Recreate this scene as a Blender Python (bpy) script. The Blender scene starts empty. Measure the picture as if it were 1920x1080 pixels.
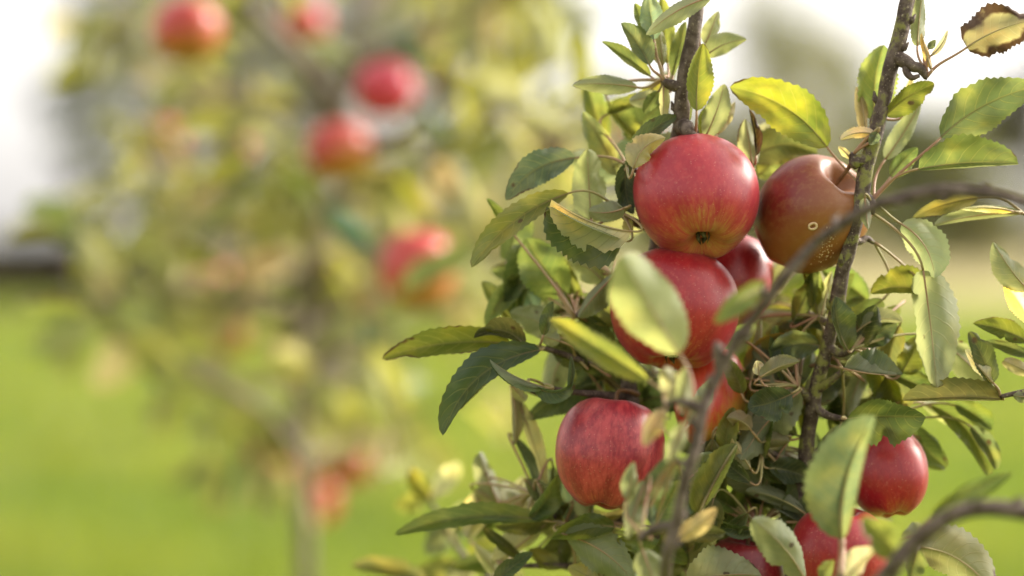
import bpy, math, random
from mathutils import Vector, Matrix, noise as mnoise
R = math.radians
scn = bpy.context.scene
col = scn.collection
rng = random.Random(11)

# ------------------------------------------------------------------ camera
CAM_H = 1.10
FPX = 85.0 / 36.0 * 1920.0          # focal length in pixels of a 1920 wide frame
PITCH = math.atan((540 - 450) / FPX)  # horizon sits at row 450
FOC = 1.45
cam_d = bpy.data.cameras.new('camera'); cam = bpy.data.objects.new('camera', cam_d)
col.objects.link(cam); scn.camera = cam
cam_d.lens = 85; cam_d.sensor_width = 36
cam.location = (0, 0, CAM_H); cam.rotation_euler = (math.pi / 2 - PITCH, 0, 0)
cam_d.clip_start = 0.05; cam_d.clip_end = 2000
cam_d.dof.use_dof = True; cam_d.dof.focus_distance = FOC - 0.02
cam_d.dof.aperture_fstop = 2.0; cam_d.dof.aperture_blades = 0
FW = Vector((0, math.cos(PITCH), -math.sin(PITCH)))
UP = Vector((0, math.sin(PITCH), math.cos(PITCH)))
RT = Vector((1, 0, 0))
CAMP = Vector((0, 0, CAM_H))

# ------------------------------------------------------------------ sky, sun, exposure
world = bpy.data.worlds.new('World'); scn.world = world; world.use_nodes = True
wn = world.node_tree.nodes; wl = world.node_tree.links
SUN = Vector((0.80, 0.34, 0.50)).normalized()
sky = wn.new('ShaderNodeTexSky'); sky.sky_type = 'NISHITA'; sky.sun_disc = False
sky.sun_elevation = math.asin(SUN.z); sky.sun_rotation = math.atan2(SUN.x, SUN.y)
sky.dust_density = 5.0; sky.air_density = 1.0
hs = wn.new('ShaderNodeHueSaturation'); hs.inputs['Saturation'].default_value = 0.10
wl.new(sky.outputs[0], hs.inputs['Color'])
bgn = wn['Background']; bgn.inputs['Strength'].default_value = 0.15
wm = wn.new('ShaderNodeMix'); wm.data_type = 'RGBA'; wm.blend_type = 'MULTIPLY'; wm.inputs[0].default_value = 1.0
wm.inputs[7].default_value = (1.0, 0.965, 0.925, 1)   # thin warm overcast
ov = wn.new('ShaderNodeMix'); ov.data_type = 'RGBA'; ov.inputs[0].default_value = 0.65
ov.inputs[7].default_value = (1.2, 1.2, 1.2, 1)   # even cloud layer over the clear sky
wl.new(hs.outputs[0], ov.inputs[6]); wl.new(ov.outputs[2], wm.inputs[6]); wl.new(wm.outputs[2], bgn.inputs['Color'])
sd = bpy.data.lights.new('sun', 'SUN'); sd.energy = 1.3; sd.angle = R(20); sd.color = (1.0, 0.90, 0.76)
so = bpy.data.objects.new('sun', sd); col.objects.link(so)
so.rotation_euler = SUN.to_track_quat('Z', 'Y').to_euler(); so.location = (6, 3, 6)
scn.view_settings.view_transform = 'Standard'; scn.view_settings.look = 'None'
scn.view_settings.gamma = 1.0; scn.view_settings.exposure = 2.55
scn.render.engine = 'CYCLES'
scn.cycles.use_denoising = True
scn.cycles.max_bounces = 8; scn.cycles.transmission_bounces = 6

# ------------------------------------------------------------------ helpers
def P(px, py, z=0.0, d=None):
    """pixel of the 1920x1080 photograph at a depth (z in cm behind the focus plane, or d in m)"""
    if z < -3: z = -3 + (z + 3) * 1.45
    d = FOC + z / 100.0 if d is None else d
    return CAMP + FW * d + RT * ((px - 960) / FPX * d) + UP * ((540 - py) / FPX * d)
def G(px, d):
    """ground point at distance d under image column px"""
    return Vector(((px - 960) / FPX * d, d, 0))
WPOS = {}
def props(o, label=None, cat=None, group=None, kind=None):
    if label: o['label'] = label
    if cat: o['category'] = cat
    if group: o['group'] = group
    if kind: o['kind'] = kind
def empty(name, pos, parent=None):
    o = bpy.data.objects.new(name, None); col.objects.link(o)
    o.empty_display_size = 0.05
    o.location = pos
    WPOS[o.name] = Vector(pos)
    return o
def mesh(name, verts, faces, mats, parent=None, origin=None, midx=None, uvs=None, smooth=True):
    """verts in world coordinates; the object's origin is put at 'origin'"""
    org = Vector(origin) if origin is not None else Vector((0, 0, 0))
    me = bpy.data.meshes.new(name)
    me.from_pydata([tuple(Vector(v) - org) for v in verts], [], faces)
    for m in mats: me.materials.append(m)
    if midx: me.polygons.foreach_set('material_index', midx)
    if uvs:
        ul = me.uv_layers.new(name='UVMap')
        flat = []
        for p in me.polygons:
            for vi in p.vertices: flat += uvs[vi]
        ul.data.foreach_set('uv', flat)
    if smooth: me.polygons.foreach_set('use_smooth', [True] * len(me.polygons))
    me.update()
    o = bpy.data.objects.new(name, me); col.objects.link(o)
    place(o, org, parent)
    return o
def place(o, org, parent):
    if parent is not None:
        o.parent = parent; o.location = org - WPOS[parent.name]
    else:
        o.location = org
    WPOS[o.name] = Vector(org)
def catmull(pts, n):
    """resample a list of tuples through a Catmull-Rom spline, n samples a span"""
    q = [Vector(p) for p in pts]
    q = [q[0] * 2 - q[1]] + q + [q[-1] * 2 - q[-2]]
    out = []
    for i in range(1, len(q) - 2):
        a, b, c, d = q[i - 1], q[i], q[i + 1], q[i + 2]
        for k in range(n):
            t = k / n
            out.append(0.5 * ((2 * b) + (c - a) * t + (2 * a - 5 * b + 4 * c - d) * t * t + (3 * b - a - 3 * c + d) * t ** 3))
    out.append(q[-2])
    return out
def tube(V, F, pts, radii, sides=10, wob=0.0, cap=True, seed=0):
    """append a tube along pts"""
    base = len(V); n = len(pts)
    up = Vector((0.31, 0.2, 0.93))
    for i, p in enumerate(pts):
        t = (pts[min(i + 1, n - 1)] - pts[max(i - 1, 0)])
        if t.length < 1e-9: t = Vector((0, 0, 1))
        t.normalize()
        a = t.cross(up)
        if a.length < 1e-3: a = t.cross(Vector((1, 0, 0)))
        a.normalize(); b = t.cross(a)
        r = radii[i] if isinstance(radii, (list, tuple)) else radii
        for k in range(sides):
            th = 2 * math.pi * k / sides
            rr = r
            if wob:
                rr *= 1 + wob * mnoise.noise(Vector((p.x * 90 + seed, p.y * 90, p.z * 90)) + Vector((math.cos(th), math.sin(th), 0)) * 0.8)
            V.append(p + (a * math.cos(th) + b * math.sin(th)) * rr)
    for i in range(n - 1):
        for k in range(sides):
            k2 = (k + 1) % sides
            F.append((base + i * sides + k, base + i * sides + k2, base + (i + 1) * sides + k2, base + (i + 1) * sides + k))
    if cap:
        F.append(tuple(base + k for k in range(sides))[::-1])
        F.append(tuple(base + (n - 1) * sides + k for k in range(sides)))

# ------------------------------------------------------------------ materials
def mat(name):
    m = bpy.data.materials.new(name); m.use_nodes = True
    nt = m.node_tree
    for n in list(nt.nodes): nt.nodes.remove(n)
    return m, nt.nodes, nt.links
def N(ns, typ, **kw):
    n = ns.new(typ)
    for k, v in kw.items():
        setattr(n, k, v)
    return n
def math_node(ns, ls, op, a, b=None, c=None, clamp=False):
    n = ns.new('ShaderNodeMath'); n.operation = op; n.use_clamp = clamp
    for i, x in enumerate((a, b, c)):
        if x is None: continue
        if isinstance(x, (int, float)): n.inputs[i].default_value = x
        else: ls.new(x, n.inputs[i])
    return n.outputs[0]
def mixc(ns, ls, fac, a, b, blend='MIX'):
    n = ns.new('ShaderNodeMix'); n.data_type = 'RGBA'; n.blend_type = blend
    for sock, x in ((n.inputs[0], fac), (n.inputs[6], a), (n.inputs[7], b)):
        if isinstance(x, (int, float)): sock.default_value = x
        elif isinstance(x, (tuple, list)): sock.default_value = (*x[:3], 1)
        else: ls.new(x, sock)
    return n.outputs[2]
def smooth(ns, ls, x, lo, hi):
    n = ns.new('ShaderNodeMapRange'); n.interpolation_type = 'SMOOTHSTEP'
    ls.new(x, n.inputs[0]); n.inputs[1].default_value = lo; n.inputs[2].default_value = hi
    return n.outputs[0]
def noise_tex(ns, ls, vec, scale, detail=3, rough=0.55):
    n = ns.new('ShaderNodeTexNoise'); n.inputs['Scale'].default_value = scale
    n.inputs['Detail'].default_value = detail; n.inputs['Roughness'].default_value = rough
    if vec is not None: ls.new(vec, n.inputs['Vector'])
    return n.outputs['Fac'], n.outputs['Color']

def leaf_material(name, detailed=True, trans=0.50, attr=False):
    m, ns, ls = mat(name)
    out = N(ns, 'ShaderNodeOutputMaterial')
    oi = N(ns, 'ShaderNodeObjectInfo'); tc = N(ns, 'ShaderNodeTexCoord'); geo = N(ns, 'ShaderNodeNewGeometry')
    comb = N(ns, 'ShaderNodeVectorMath', operation='MULTIPLY_ADD')
    rv = N(ns, 'ShaderNodeCombineXYZ')
    r10 = math_node(ns, ls, 'MULTIPLY', oi.outputs['Random'], 37.0)
    for i in range(3): ls.new(r10, rv.inputs[i])
    ls.new(tc.outputs['Object'], comb.inputs[0]); comb.inputs[1].default_value = (1, 1, 1); ls.new(rv.outputs[0], comb.inputs[2])
    vec = comb.outputs[0]
    f1, _ = noise_tex(ns, ls, vec, 60, 3)
    f2, _ = noise_tex(ns, ls, vec, 220, 4, 0.6)
    f3, _ = noise_tex(ns, ls, vec, 28, 2)
    if attr:
        at = N(ns, 'ShaderNodeAttribute'); at.attribute_name = 'tint'; top, al = at.outputs['Color'], at.outputs['Alpha']
    else: top, al = oi.outputs['Color'], oi.outputs['Alpha']
    # mottling towards yellow on some of the blade
    yel = mixc(ns, ls, 1.0, top, (1.75, 1.4, 0.7), 'MULTIPLY')
    c = mixc(ns, ls, math_node(ns, ls, 'MULTIPLY', smooth(ns, ls, f3, 0.45, 0.75), 0.8), top, yel)
    dark = mixc(ns, ls, 1.0, c, (0.62, 0.72, 0.75), 'MULTIPLY')
    c = mixc(ns, ls, smooth(ns, ls, f1, 0.4, 0.7), dark, c)
    uv = N(ns, 'ShaderNodeUVMap'); sep = N(ns, 'ShaderNodeSeparateXYZ'); ls.new(uv.outputs[0], sep.inputs[0])
    s = math_node(ns, ls, 'ABSOLUTE', math_node(ns, ls, 'MULTIPLY_ADD', sep.outputs[0], 2.0, -1.0))
    t = sep.outputs[1]
    # secondary veins: sweep towards the tip
    ph = math_node(ns, ls, 'MULTIPLY', math_node(ns, ls, 'SUBTRACT', t, math_node(ns, ls, 'MULTIPLY', math_node(ns, ls, 'POWER', s, 1.3), 0.22)), 8.5)
    ph = math_node(ns, ls, 'ADD', ph, math_node(ns, ls, 'MULTIPLY', f1, 0.5))
    fr = math_node(ns, ls, 'ABSOLUTE', math_node(ns, ls, 'SUBTRACT', math_node(ns, ls, 'FRACT', ph), 0.5))
    vein = math_node(ns, ls, 'SUBTRACT', 1.0, smooth(ns, ls, fr, 0.0, 0.075))
    mid = math_node(ns, ls, 'SUBTRACT', 1.0, smooth(ns, ls, s, 0.02, 0.06))
    vfade = math_node(ns, ls, 'SUBTRACT', 1.0, smooth(ns, ls, s, 0.55, 1.0))
    veins = math_node(ns, ls, 'MAXIMUM', math_node(ns, ls, 'MULTIPLY', vein, vfade), mid)
    vcol = mixc(ns, ls, 0.5, yel, (0.36, 0.36, 0.13))
    ctop = mixc(ns, ls, math_node(ns, ls, 'MULTIPLY', veins, 0.45), c, vcol)
    # paler, downy underside
    cun = mixc(ns, ls, 0.50, c, (0.31, 0.32, 0.21))
    cun = mixc(ns, ls, math_node(ns, ls, 'MULTIPLY', veins, 0.45), cun, (0.40, 0.37, 0.21))
    cb = mixc(ns, ls, geo.outputs['Backfacing'], ctop, cun)
    # brown scorched rim and spots, driven by the alpha of the object colour
    edge = math_node(ns, ls, 'ADD', math_node(ns, ls, 'MULTIPLY', s, 0.55), math_node(ns, ls, 'MULTIPLY', f1, 0.75))
    edge = math_node(ns, ls, 'ADD', edge, math_node(ns, ls, 'MULTIPLY', math_node(ns, ls, 'POWER', t, 5.0), 0.25))
    lim = math_node(ns, ls, 'SUBTRACT', 1.18, math_node(ns, ls, 'MULTIPLY', al, 0.55))
    br = math_node(ns, ls, 'MULTIPLY', math_node(ns, ls, 'SUBTRACT', edge, lim), 9.0, clamp=True)
    vo = N(ns, 'ShaderNodeTexVoronoi'); vo.inputs['Scale'].default_value = 75; ls.new(vec, vo.inputs['Vector'])
    sp = math_node(ns, ls, 'SUBTRACT', 1.0, smooth(ns, ls, math_node(ns, ls, 'ADD', vo.outputs['Distance'], math_node(ns, ls, 'MULTIPLY', f2, 0.25)), 0.2, 0.30))
    vsep = N(ns, 'ShaderNodeSeparateColor'); ls.new(vo.outputs['Color'], vsep.inputs[0])
    sp = math_node(ns, ls, 'MULTIPLY', sp, math_node(ns, ls, 'GREATER_THAN', math_node(ns, ls, 'ADD', vsep.outputs[0], math_node(ns, ls, 'MULTIPLY', al, 0.5)), 0.9))
    brc = mixc(ns, ls, f2, (0.045, 0.020, 0.012), (0.19, 0.115, 0.065))
    brn = math_node(ns, ls, 'MAXIMUM', br, math_node(ns, ls, 'MULTIPLY', sp, 0.8))
    cb = mixc(ns, ls, brn, cb, brc)
    pb = N(ns, 'ShaderNodeBsdfPrincipled')
    ls.new(cb, pb.inputs['Base Color'])
    rough = mixc(ns, ls, geo.outputs['Backfacing'], (0.52, 0.52, 0.52), (0.68, 0.68, 0.68))
    ls.new(rough, pb.inputs['Roughness'])
    pb.inputs['Specular IOR Level'].default_value = 0.5
    tr = N(ns, 'ShaderNodeBsdfTranslucent')
    tcol = mixc(ns, ls, 1.0, cb, (1.72, 1.66, 0.95), 'MULTIPLY')
    tcol = mixc(ns, ls, math_node(ns, ls, 'MULTIPLY', veins, 0.35), tcol, cb)
    tcol = mixc(ns, ls, math_node(ns, ls, 'MULTIPLY', brn, 0.85), tcol, (0.03, 0.014, 0.006))
    ls.new(tcol, tr.inputs['Color'])
    mx = N(ns, 'ShaderNodeMixShader'); mx.inputs[0].default_value = trans
    ls.new(pb.outputs[0], mx.inputs[1]); ls.new(tr.outputs[0], mx.inputs[2])
    ls.new(mx.outputs[0], out.inputs[0])
    if detailed:
        bp = N(ns, 'ShaderNodeBump'); bp.inputs['Strength'].default_value = 0.6; bp.inputs['Distance'].default_value = 0.0012
        h = math_node(ns, ls, 'SUBTRACT', math_node(ns, ls, 'MULTIPLY', f2, 0.5), math_node(ns, ls, 'MULTIPLY', veins, 0.8))
        ls.new(h, bp.inputs['Height'])
        ls.new(bp.outputs[0], pb.inputs['Normal'])
    return m
M_LEAF = leaf_material('apple_leaf', attr=True)
M_LEAF_FAR = leaf_material('apple_leaf_background', False, 0.52)

def simple_mat(name, c1, c2, scale=40, rough=0.7, bump=0.0, stretch=None, spec=0.3):
    m, ns, ls = mat(name)
    out = N(ns, 'ShaderNodeOutputMaterial'); pb = N(ns, 'ShaderNodeBsdfPrincipled')
    tc = N(ns, 'ShaderNodeTexCoord'); vec = tc.outputs['Object']
    f, _ = noise_tex(ns, ls, vec, scale, 4, 0.6)
    ls.new(mixc(ns, ls, smooth(ns, ls, f, 0.3, 0.7), c1, c2), pb.inputs['Base Color'])
    pb.inputs['Roughness'].default_value = rough; pb.inputs['Specular IOR Level'].default_value = spec
    if bump:
        bp = N(ns, 'ShaderNodeBump'); bp.inputs['Strength'].default_value = 0.7; bp.inputs['Distance'].default_value = bump
        ls.new(f, bp.inputs['Height']); ls.new(bp.outputs[0], pb.inputs['Normal'])
    ls.new(pb.outputs[0], out.inputs[0])
    return m
def bark_mat(name, lichen=0.5):
    m, ns, ls = mat(name)
    out = N(ns, 'ShaderNodeOutputMaterial'); pb = N(ns, 'ShaderNodeBsdfPrincipled')
    geo = N(ns, 'ShaderNodeNewGeometry'); vec = geo.outputs['Position']
    f1, _ = noise_tex(ns, ls, vec, 150, 5, 0.62)
    f2, _ = noise_tex(ns, ls, vec, 55, 3)
    f3, _ = noise_tex(ns, ls, vec, 700, 2)
    c = mixc(ns, ls, smooth(ns, ls, f1, 0.35, 0.68), (0.040, 0.024, 0.017), (0.135, 0.10, 0.082))
    c = mixc(ns, ls, smooth(ns, ls, f3, 0.62, 0.72), c, (0.26, 0.21, 0.16))
    lm = math_node(ns, ls, 'ADD', math_node(ns, ls, 'MULTIPLY', f1, 0.6), math_node(ns, ls, 'MULTIPLY', f2, 0.5))
    c = mixc(ns, ls, math_node(ns, ls, 'MULTIPLY', smooth(ns, ls, lm, 0.70 - 0.22 * lichen, 0.80 - 0.22 * lichen), 0.85), c, (0.17, 0.17, 0.035))
    ls.new(c, pb.inputs['Base Color']); pb.inputs['Roughness'].default_value = 0.72
    pb.inputs['Specular IOR Level'].default_value = 0.35
    bp = N(ns, 'ShaderNodeBump'); bp.inputs['Strength'].default_value = 0.8; bp.inputs['Distance'].default_value = 0.0014
    ls.new(f1, bp.inputs['Height']); ls.new(bp.outputs[0], pb.inputs['Normal'])
    ls.new(pb.outputs[0], out.inputs[0])
    return m
M_BARK = bark_mat('grey_brown_bark', 0.1); M_LICHEN = bark_mat('lichen_bark', 0.62)
M_TWIG = bark_mat('smooth_twig_bark', -0.6)
M_PET = simple_mat('petiole_green_red', (0.25, 0.24, 0.09), (0.30, 0.15, 0.10), 25, 0.5)
M_STEM = simple_mat('apple_stem_brown', (0.08, 0.035, 0.015), (0.17, 0.09, 0.04), 120, 0.6)
M_CALYX = simple_mat('dried_calyx', (0.02, 0.014, 0.008), (0.12, 0.10, 0.05), 300, 0.85)

def apple_mat(name, red=(0.285, 0.007, 0.021), red2=(0.40, 0.029, 0.034), ground=(0.33, 0.20, 0.035), yellow=0.25, side=(0, 0, -1), stripe=0.5, dim=1.0):
    """yellow: how much of the ground colour shows; side: direction (object space) in which it shows most"""
    m, ns, ls = mat(name)
    out = N(ns, 'ShaderNodeOutputMaterial'); pb = N(ns, 'ShaderNodeBsdfPrincipled')
    tc = N(ns, 'ShaderNodeTexCoord'); obj = tc.outputs['Object']
    # unit direction in the apple's own frame, apple radius ~0.037 m
    nrm = N(ns, 'ShaderNodeVectorMath', operation='NORMALIZE'); ls.new(obj, nrm.inputs[0])
    flat = N(ns, 'ShaderNodeVectorMath', operation='MULTIPLY'); ls.new(obj, flat.inputs[0]); flat.inputs[1].default_value = (1, 1, 0)
    fn = N(ns, 'ShaderNodeVectorMath', operation='NORMALIZE'); ls.new(flat.outputs[0], fn.inputs[0])
    sc = N(ns, 'ShaderNodeVectorMath', operation='MULTIPLY_ADD'); ls.new(obj, sc.inputs[0]); sc.inputs[1].default_value = (0, 0, 14)
    fn2 = N(ns, 'ShaderNodeVectorMath', operation='MULTIPLY'); ls.new(fn.outputs[0], fn2.inputs[0]); fn2.inputs[1].default_value = (1, 1, 0)
    ls.new(fn2.outputs[0], sc.inputs[2])
    streak, _ = noise_tex(ns, ls, sc.outputs[0], 13.0, 6, 0.72)
    wide, _ = noise_tex(ns, ls, sc.outputs[0], 3.2, 3, 0.5)
    blot, _ = noise_tex(ns, ls, obj, 45, 3)
    fine, _ = noise_tex(ns, ls, obj, 420, 3)
    dot = N(ns, 'ShaderNodeVectorMath', operation='DOT_PRODUCT'); ls.new(nrm.outputs[0], dot.inputs[0]); dot.inputs[1].default_value = Vector(side).normalized()
    g = math_node(ns, ls, 'MULTIPLY_ADD', dot.outputs['Value'], 0.62, -0.62 + yellow)
    g = math_node(ns, ls, 'ADD', g, math_node(ns, ls, 'MULTIPLY', math_node(ns, ls, 'SUBTRACT', streak, 0.5), 0.95))
    g = math_node(ns, ls, 'ADD', g, math_node(ns, ls, 'MULTIPLY', math_node(ns, ls, 'SUBTRACT', blot, 0.5), 0.5))
    gm = smooth(ns, ls, g, -0.05, 0.55)
    rc = mixc(ns, ls, math_node(ns, ls, 'MULTIPLY', smooth(ns, ls, math_node(ns, ls, 'ADD', math_node(ns, ls, 'MULTIPLY', wide, 0.6), math_node(ns, ls, 'MULTIPLY', streak, 0.5)), 0.42, 0.72), stripe * 1.6, clamp=True), red, red2)
    c = mixc(ns, ls, gm, rc, ground)
    # pale lenticels
    vo = N(ns, 'ShaderNodeTexVoronoi'); vo.inputs['Scale'].default_value = 520; ls.new(obj, vo.inputs['Vector'])
    ld = math_node(ns, ls, 'SUBTRACT', 1.0, smooth(ns, ls, vo.outputs['Distance'], 0.10, 0.24))
    vs = N(ns, 'ShaderNodeSeparateColor'); ls.new(vo.outputs['Color'], vs.inputs[0])
    ld = math_node(ns, ls, 'MULTIPLY', ld, math_node(ns, ls, 'GREATER_THAN', vs.outputs[1], 0.55))
    c = mixc(ns, ls, math_node(ns, ls, 'MULTIPLY', ld, 0.24), c, (0.66, 0.36, 0.24))
    c = mixc(ns, ls, math_node(ns, ls, 'MULTIPLY', smooth(ns, ls, fine, 0.5, 0.75), 0.10), c, (0.6, 0.25, 0.17))
    if dim != 1.0: c = mixc(ns, ls, 1.0, c, (dim, dim, dim), 'MULTIPLY')
    ls.new(c, pb.inputs['Base Color'])
    ls.new(math_node(ns, ls, 'MULTIPLY_ADD', blot, 0.14, 0.30), pb.inputs['Roughness'])
    pb.inputs['Specular IOR Level'].default_value = 0.5
    pb.inputs['Sheen Weight'].default_value = 0.05; pb.inputs['Sheen Roughness'].default_value = 0.5
    pb.inputs['Subsurface Weight'].default_value = 0.0
    bp = N(ns, 'ShaderNodeBump'); bp.inputs['Strength'].default_value = 0.12; bp.inputs['Distance'].default_value = 0.0006
    ls.new(math_node(ns, ls, 'ADD', blot, math_node(ns, ls, 'MULTIPLY', fine, 0.25)), bp.inputs['Height']); ls.new(bp.outputs[0], pb.inputs['Normal'])
    ls.new(pb.outputs[0], out.inputs[0])
    return m

# ------------------------------------------------------------------ ground
def ground_mat():
    m, ns, ls = mat('orchard_grass_ground')
    out = N(ns, 'ShaderNodeOutputMaterial'); pb = N(ns, 'ShaderNodeBsdfPrincipled')
    geo = N(ns, 'ShaderNodeNewGeometry'); vec = geo.outputs['Position']
    f1, _ = noise_tex(ns, ls, vec, 0.32, 4); f2, _ = noise_tex(ns, ls, vec, 5, 4)
    sep = N(ns, 'ShaderNodeSeparateXYZ'); ls.new(vec, sep.inputs[0])
    c = mixc(ns, ls, smooth(ns, ls, f1, 0.36, 0.64), (0.105, 0.155, 0.018), (0.205, 0.235, 0.036))
    c = mixc(ns, ls, math_node(ns, ls, 'MULTIPLY', smooth(ns, ls, f2, 0.45, 0.7), 0.5), c, (0.13, 0.165, 0.016))
    f4, _ = noise_tex(ns, ls, vec, 0.7, 3)
    c = mixc(ns, ls, math_node(ns, ls, 'MULTIPLY', smooth(ns, ls, f4, 0.5, 0.68), 0.6), c, (0.062, 0.090, 0.012))
    far = smooth(ns, ls, math_node(ns, ls, 'ADD', sep.outputs[1], math_node(ns, ls, 'MULTIPLY', f1, 14.0)), 42, 58)
    c = mixc(ns, ls, far, c, (0.30, 0.26, 0.12))
    ls.new(c, pb.inputs['Base Color']); pb.inputs['Roughness'].default_value = 0.95; pb.inputs['Specular IOR Level'].default_value = 0.1
    ls.new(pb.outputs[0], out.inputs[0])
    return m
gv, gf = [], []
xs = [-900, -120, -50, -25, -12, -6, -3, 0, 3, 6, 12, 25, 50, 120, 900]
ys = [-60, -5, 0, 2, 4, 7, 10, 15, 22, 32, 45, 60, 90, 150, 1200]
for y in ys:
    for x in xs:
        near = max(0, 1 - abs(y - 20) / 40) * max(0, 1 - abs(x) / 60)
        gv.append((x, y, -0.01 + 0.05 * near * (mnoise.noise(Vector((x * 0.21, y * 0.17, 3))) - 0.1)))
nx = len(xs)
for j in range(len(ys) - 1):
    for i in range(nx - 1):
        gf.append((j * nx + i, j * nx + i + 1, (j + 1) * nx + i + 1, (j + 1) * nx + i))
props(mesh('ground', gv, gf, [ground_mat()]), kind='structure')

def blade_mat(name, c1, c2, c3, c4=None):
    m, ns, ls = mat(name)
    out = N(ns, 'ShaderNodeOutputMaterial'); pb = N(ns, 'ShaderNodeBsdfPrincipled')
    geo = N(ns, 'ShaderNodeNewGeometry')
    f1, _ = noise_tex(ns, ls, geo.outputs['Position'], 0.32, 3)
    c = mixc(ns, ls, geo.outputs['Random Per Island'], c1, c2)
    c = mixc(ns, ls, smooth(ns, ls, f1, 0.42, 0.62), c, c3)
    if c4:
        f4, _ = noise_tex(ns, ls, geo.outputs['Position'], 0.7, 3)
        c = mixc(ns, ls, math_node(ns, ls, 'MULTIPLY', smooth(ns, ls, f4, 0.5, 0.68), 0.6), c, c4)
    ls.new(c, pb.inputs['Base Color']); pb.inputs['Roughness'].default_value = 0.55
    tr = N(ns, 'ShaderNodeBsdfTranslucent'); ls.new(mixc(ns, ls, 1.0, c, (1.8, 1.7, 0.8), 'MULTIPLY'), tr.inputs[0])
    mx = N(ns, 'ShaderNodeMixShader'); mx.inputs[0].default_value = 0.4
    ls.new(pb.outputs[0], mx.inputs[1]); ls.new(tr.outputs[0], mx.inputs[2]); ls.new(mx.outputs[0], out.inputs[0])
    return m
M_GRASS = blade_mat('grass_blade', (0.095, 0.148, 0.016), (0.142, 0.188, 0.024), (0.205, 0.23, 0.036), (0.065, 0.098, 0.012))
V, F = [], []
for i in range(60000):
    d = 3.5 + 36 * rng.random() ** 1.5
    x = (rng.random() - 0.5) * (0.56 * d + 1.2)
    h = 0.05 + 0.07 * rng.random(); a = rng.random() * 6.283; w = 0.006 + 0.0005 * d
    dx, dy = math.cos(a) * w, math.sin(a) * w
    lx, ly = (rng.random() - 0.5) * 0.07, (rng.random() - 0.5) * 0.07
    b = len(V)
    V += [(x - dx, d - dy, -0.02), (x + dx, d + dy, -0.02), (x + lx, d + ly, h)]
    F.append((b, b + 1, b + 2))
props(mesh('grass', V, F, [M_GRASS], smooth=False), 'short yellow green grass blades covering the orchard floor', 'grass', kind='stuff')

# ------------------------------------------------------------------ far trees and hedges
def crown_mesh(name, blobs, n, size, m, parent, origin, seed, gap=0.0):
    r = random.Random(seed); V, F = [], []
    tot = sum(b[3] * b[4] * b[5] for b in blobs) if blobs else 1
    for (cx, cy, cz, rx, ry, rz) in blobs:
        k = int(n * rx * ry * rz / tot)
        cl = [(r.gauss(0, 1), r.gauss(0, 1), r.gauss(0, 1)) for _ in range(max(5, k // 60))]
        cl = [Vector(c).normalized() * (0.45 + 0.5 * r.random()) for c in cl]
        for i in range(k):
            c = r.choice(cl)
            p = c + Vector((r.gauss(0, 1), r.gauss(0, 1), r.gauss(0, 1))) * 0.17
            p = Vector((cx + p.x * rx, cy + p.y * ry, cz + p.z * rz))
            if p.z < 0.02: continue
            a = Vector((r.gauss(0, 1), r.gauss(0, 1), r.gauss(0, 1))).normalized()
            b = a.cross(Vector((r.gauss(0, 1), r.gauss(0, 1), r.gauss(0, 1)))).normalized()
            s = size * (0.6 + 0.8 * r.random()); i0 = len(V)
            V += [p - a * s, p + b * s * 0.5, p + a * s, p - b * s * 0.5]; F.append((i0, i0 + 1, i0 + 2, i0 + 3))
    return mesh(name, V, F, [m], parent, origin, smooth=False)
M_FAR = {
    'olive': blade_mat('far_foliage_olive', (0.11, 0.115, 0.055), (0.16, 0.155, 0.075), (0.13, 0.14, 0.055)),
    'green': blade_mat('far_foliage_green', (0.055, 0.085, 0.028), (0.10, 0.125, 0.035), (0.08, 0.10, 0.03)),
    'dark': blade_mat('far_foliage_dark', (0.03, 0.042, 0.02), (0.05, 0.058, 0.028), (0.045, 0.045, 0.025)),
    'brown': blade_mat('far_hedge_brown', (0.06, 0.046, 0.026), (0.085, 0.068, 0.036), (0.07, 0.065, 0.03)),
}
def far_tree(px, d, h, rad, m, label, seed, trunk_r=0.16, lift=0.35, n=5200):
    g = G(px, d); r = random.Random(seed)
    root = empty('field_tree', g)
    props(root, label, 'tree', 'trees beyond the orchard')
    V, F = [], []
    pts = catmull([g + Vector((0, 0, -0.05)), g + Vector((r.uniform(-.1, .1), 0, h * 0.35)), g + Vector((r.uniform(-.3, .3), 0, h * 0.8))], 6)
    tube(V, F, pts, [trunk_r * (1 - 0.75 * i / (len(pts) - 1)) for i in range(len(pts))], 10)
    for k in range(7):
        a = k * 2.4; z0 = h * (lift + 0.06 * k)
        p0 = g + Vector((0, 0, z0)); p1 = p0 + Vector((math.cos(a) * rad * 0.7, math.sin(a) * rad * 0.7, h * 0.18))
        tube(V, F, catmull([p0, (p0 + p1) / 2 + Vector((0, 0, h * .03)), p1], 4), [trunk_r * (0.42 - 0.04 * j) for j in range(9)], 6)
    mesh('trunk', V, F, [M_BARK], root, g)
    bl = []
    for k in range(9):
        a = r.random() * 6.28; q = r.random() ** 0.5 * rad * 0.62
        zz = h * (lift + (0.95 - lift) * r.random())
        s = rad * (0.38 + 0.25 * r.random())
        bl.append((g.x + math.cos(a) * q, g.y + math.sin(a) * q, zz, s, s, s * 0.8))
    crown_mesh('crown', bl, n, 0.11, M_FAR[m], root, g, seed)
    return root
far_tree(160, 34, 7.0, 0.6, 'green', 'dark slender tree with a bare trunk by the brown hedge', 1, 0.15, 0.3, 2600)
far_tree(400, 44, 8.5, 3.2, 'olive', 'broad olive tree standing behind the slender dark tree', 2, lift=0.12)
far_tree(600, 46, 7.2, 3.4, 'olive', 'spreading olive tree directly behind the trained apple tree', 3, lift=0.12)
far_tree(880, 48, 7.6, 3.0, 'olive', 'tall pale olive tree right of the spreading olive tree', 4, lift=0.12)
far_tree(1090, 75, 6.0, 2.6, 'olive', 'small olive tree seen behind the apple branches far off', 5, lift=0.1)
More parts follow.
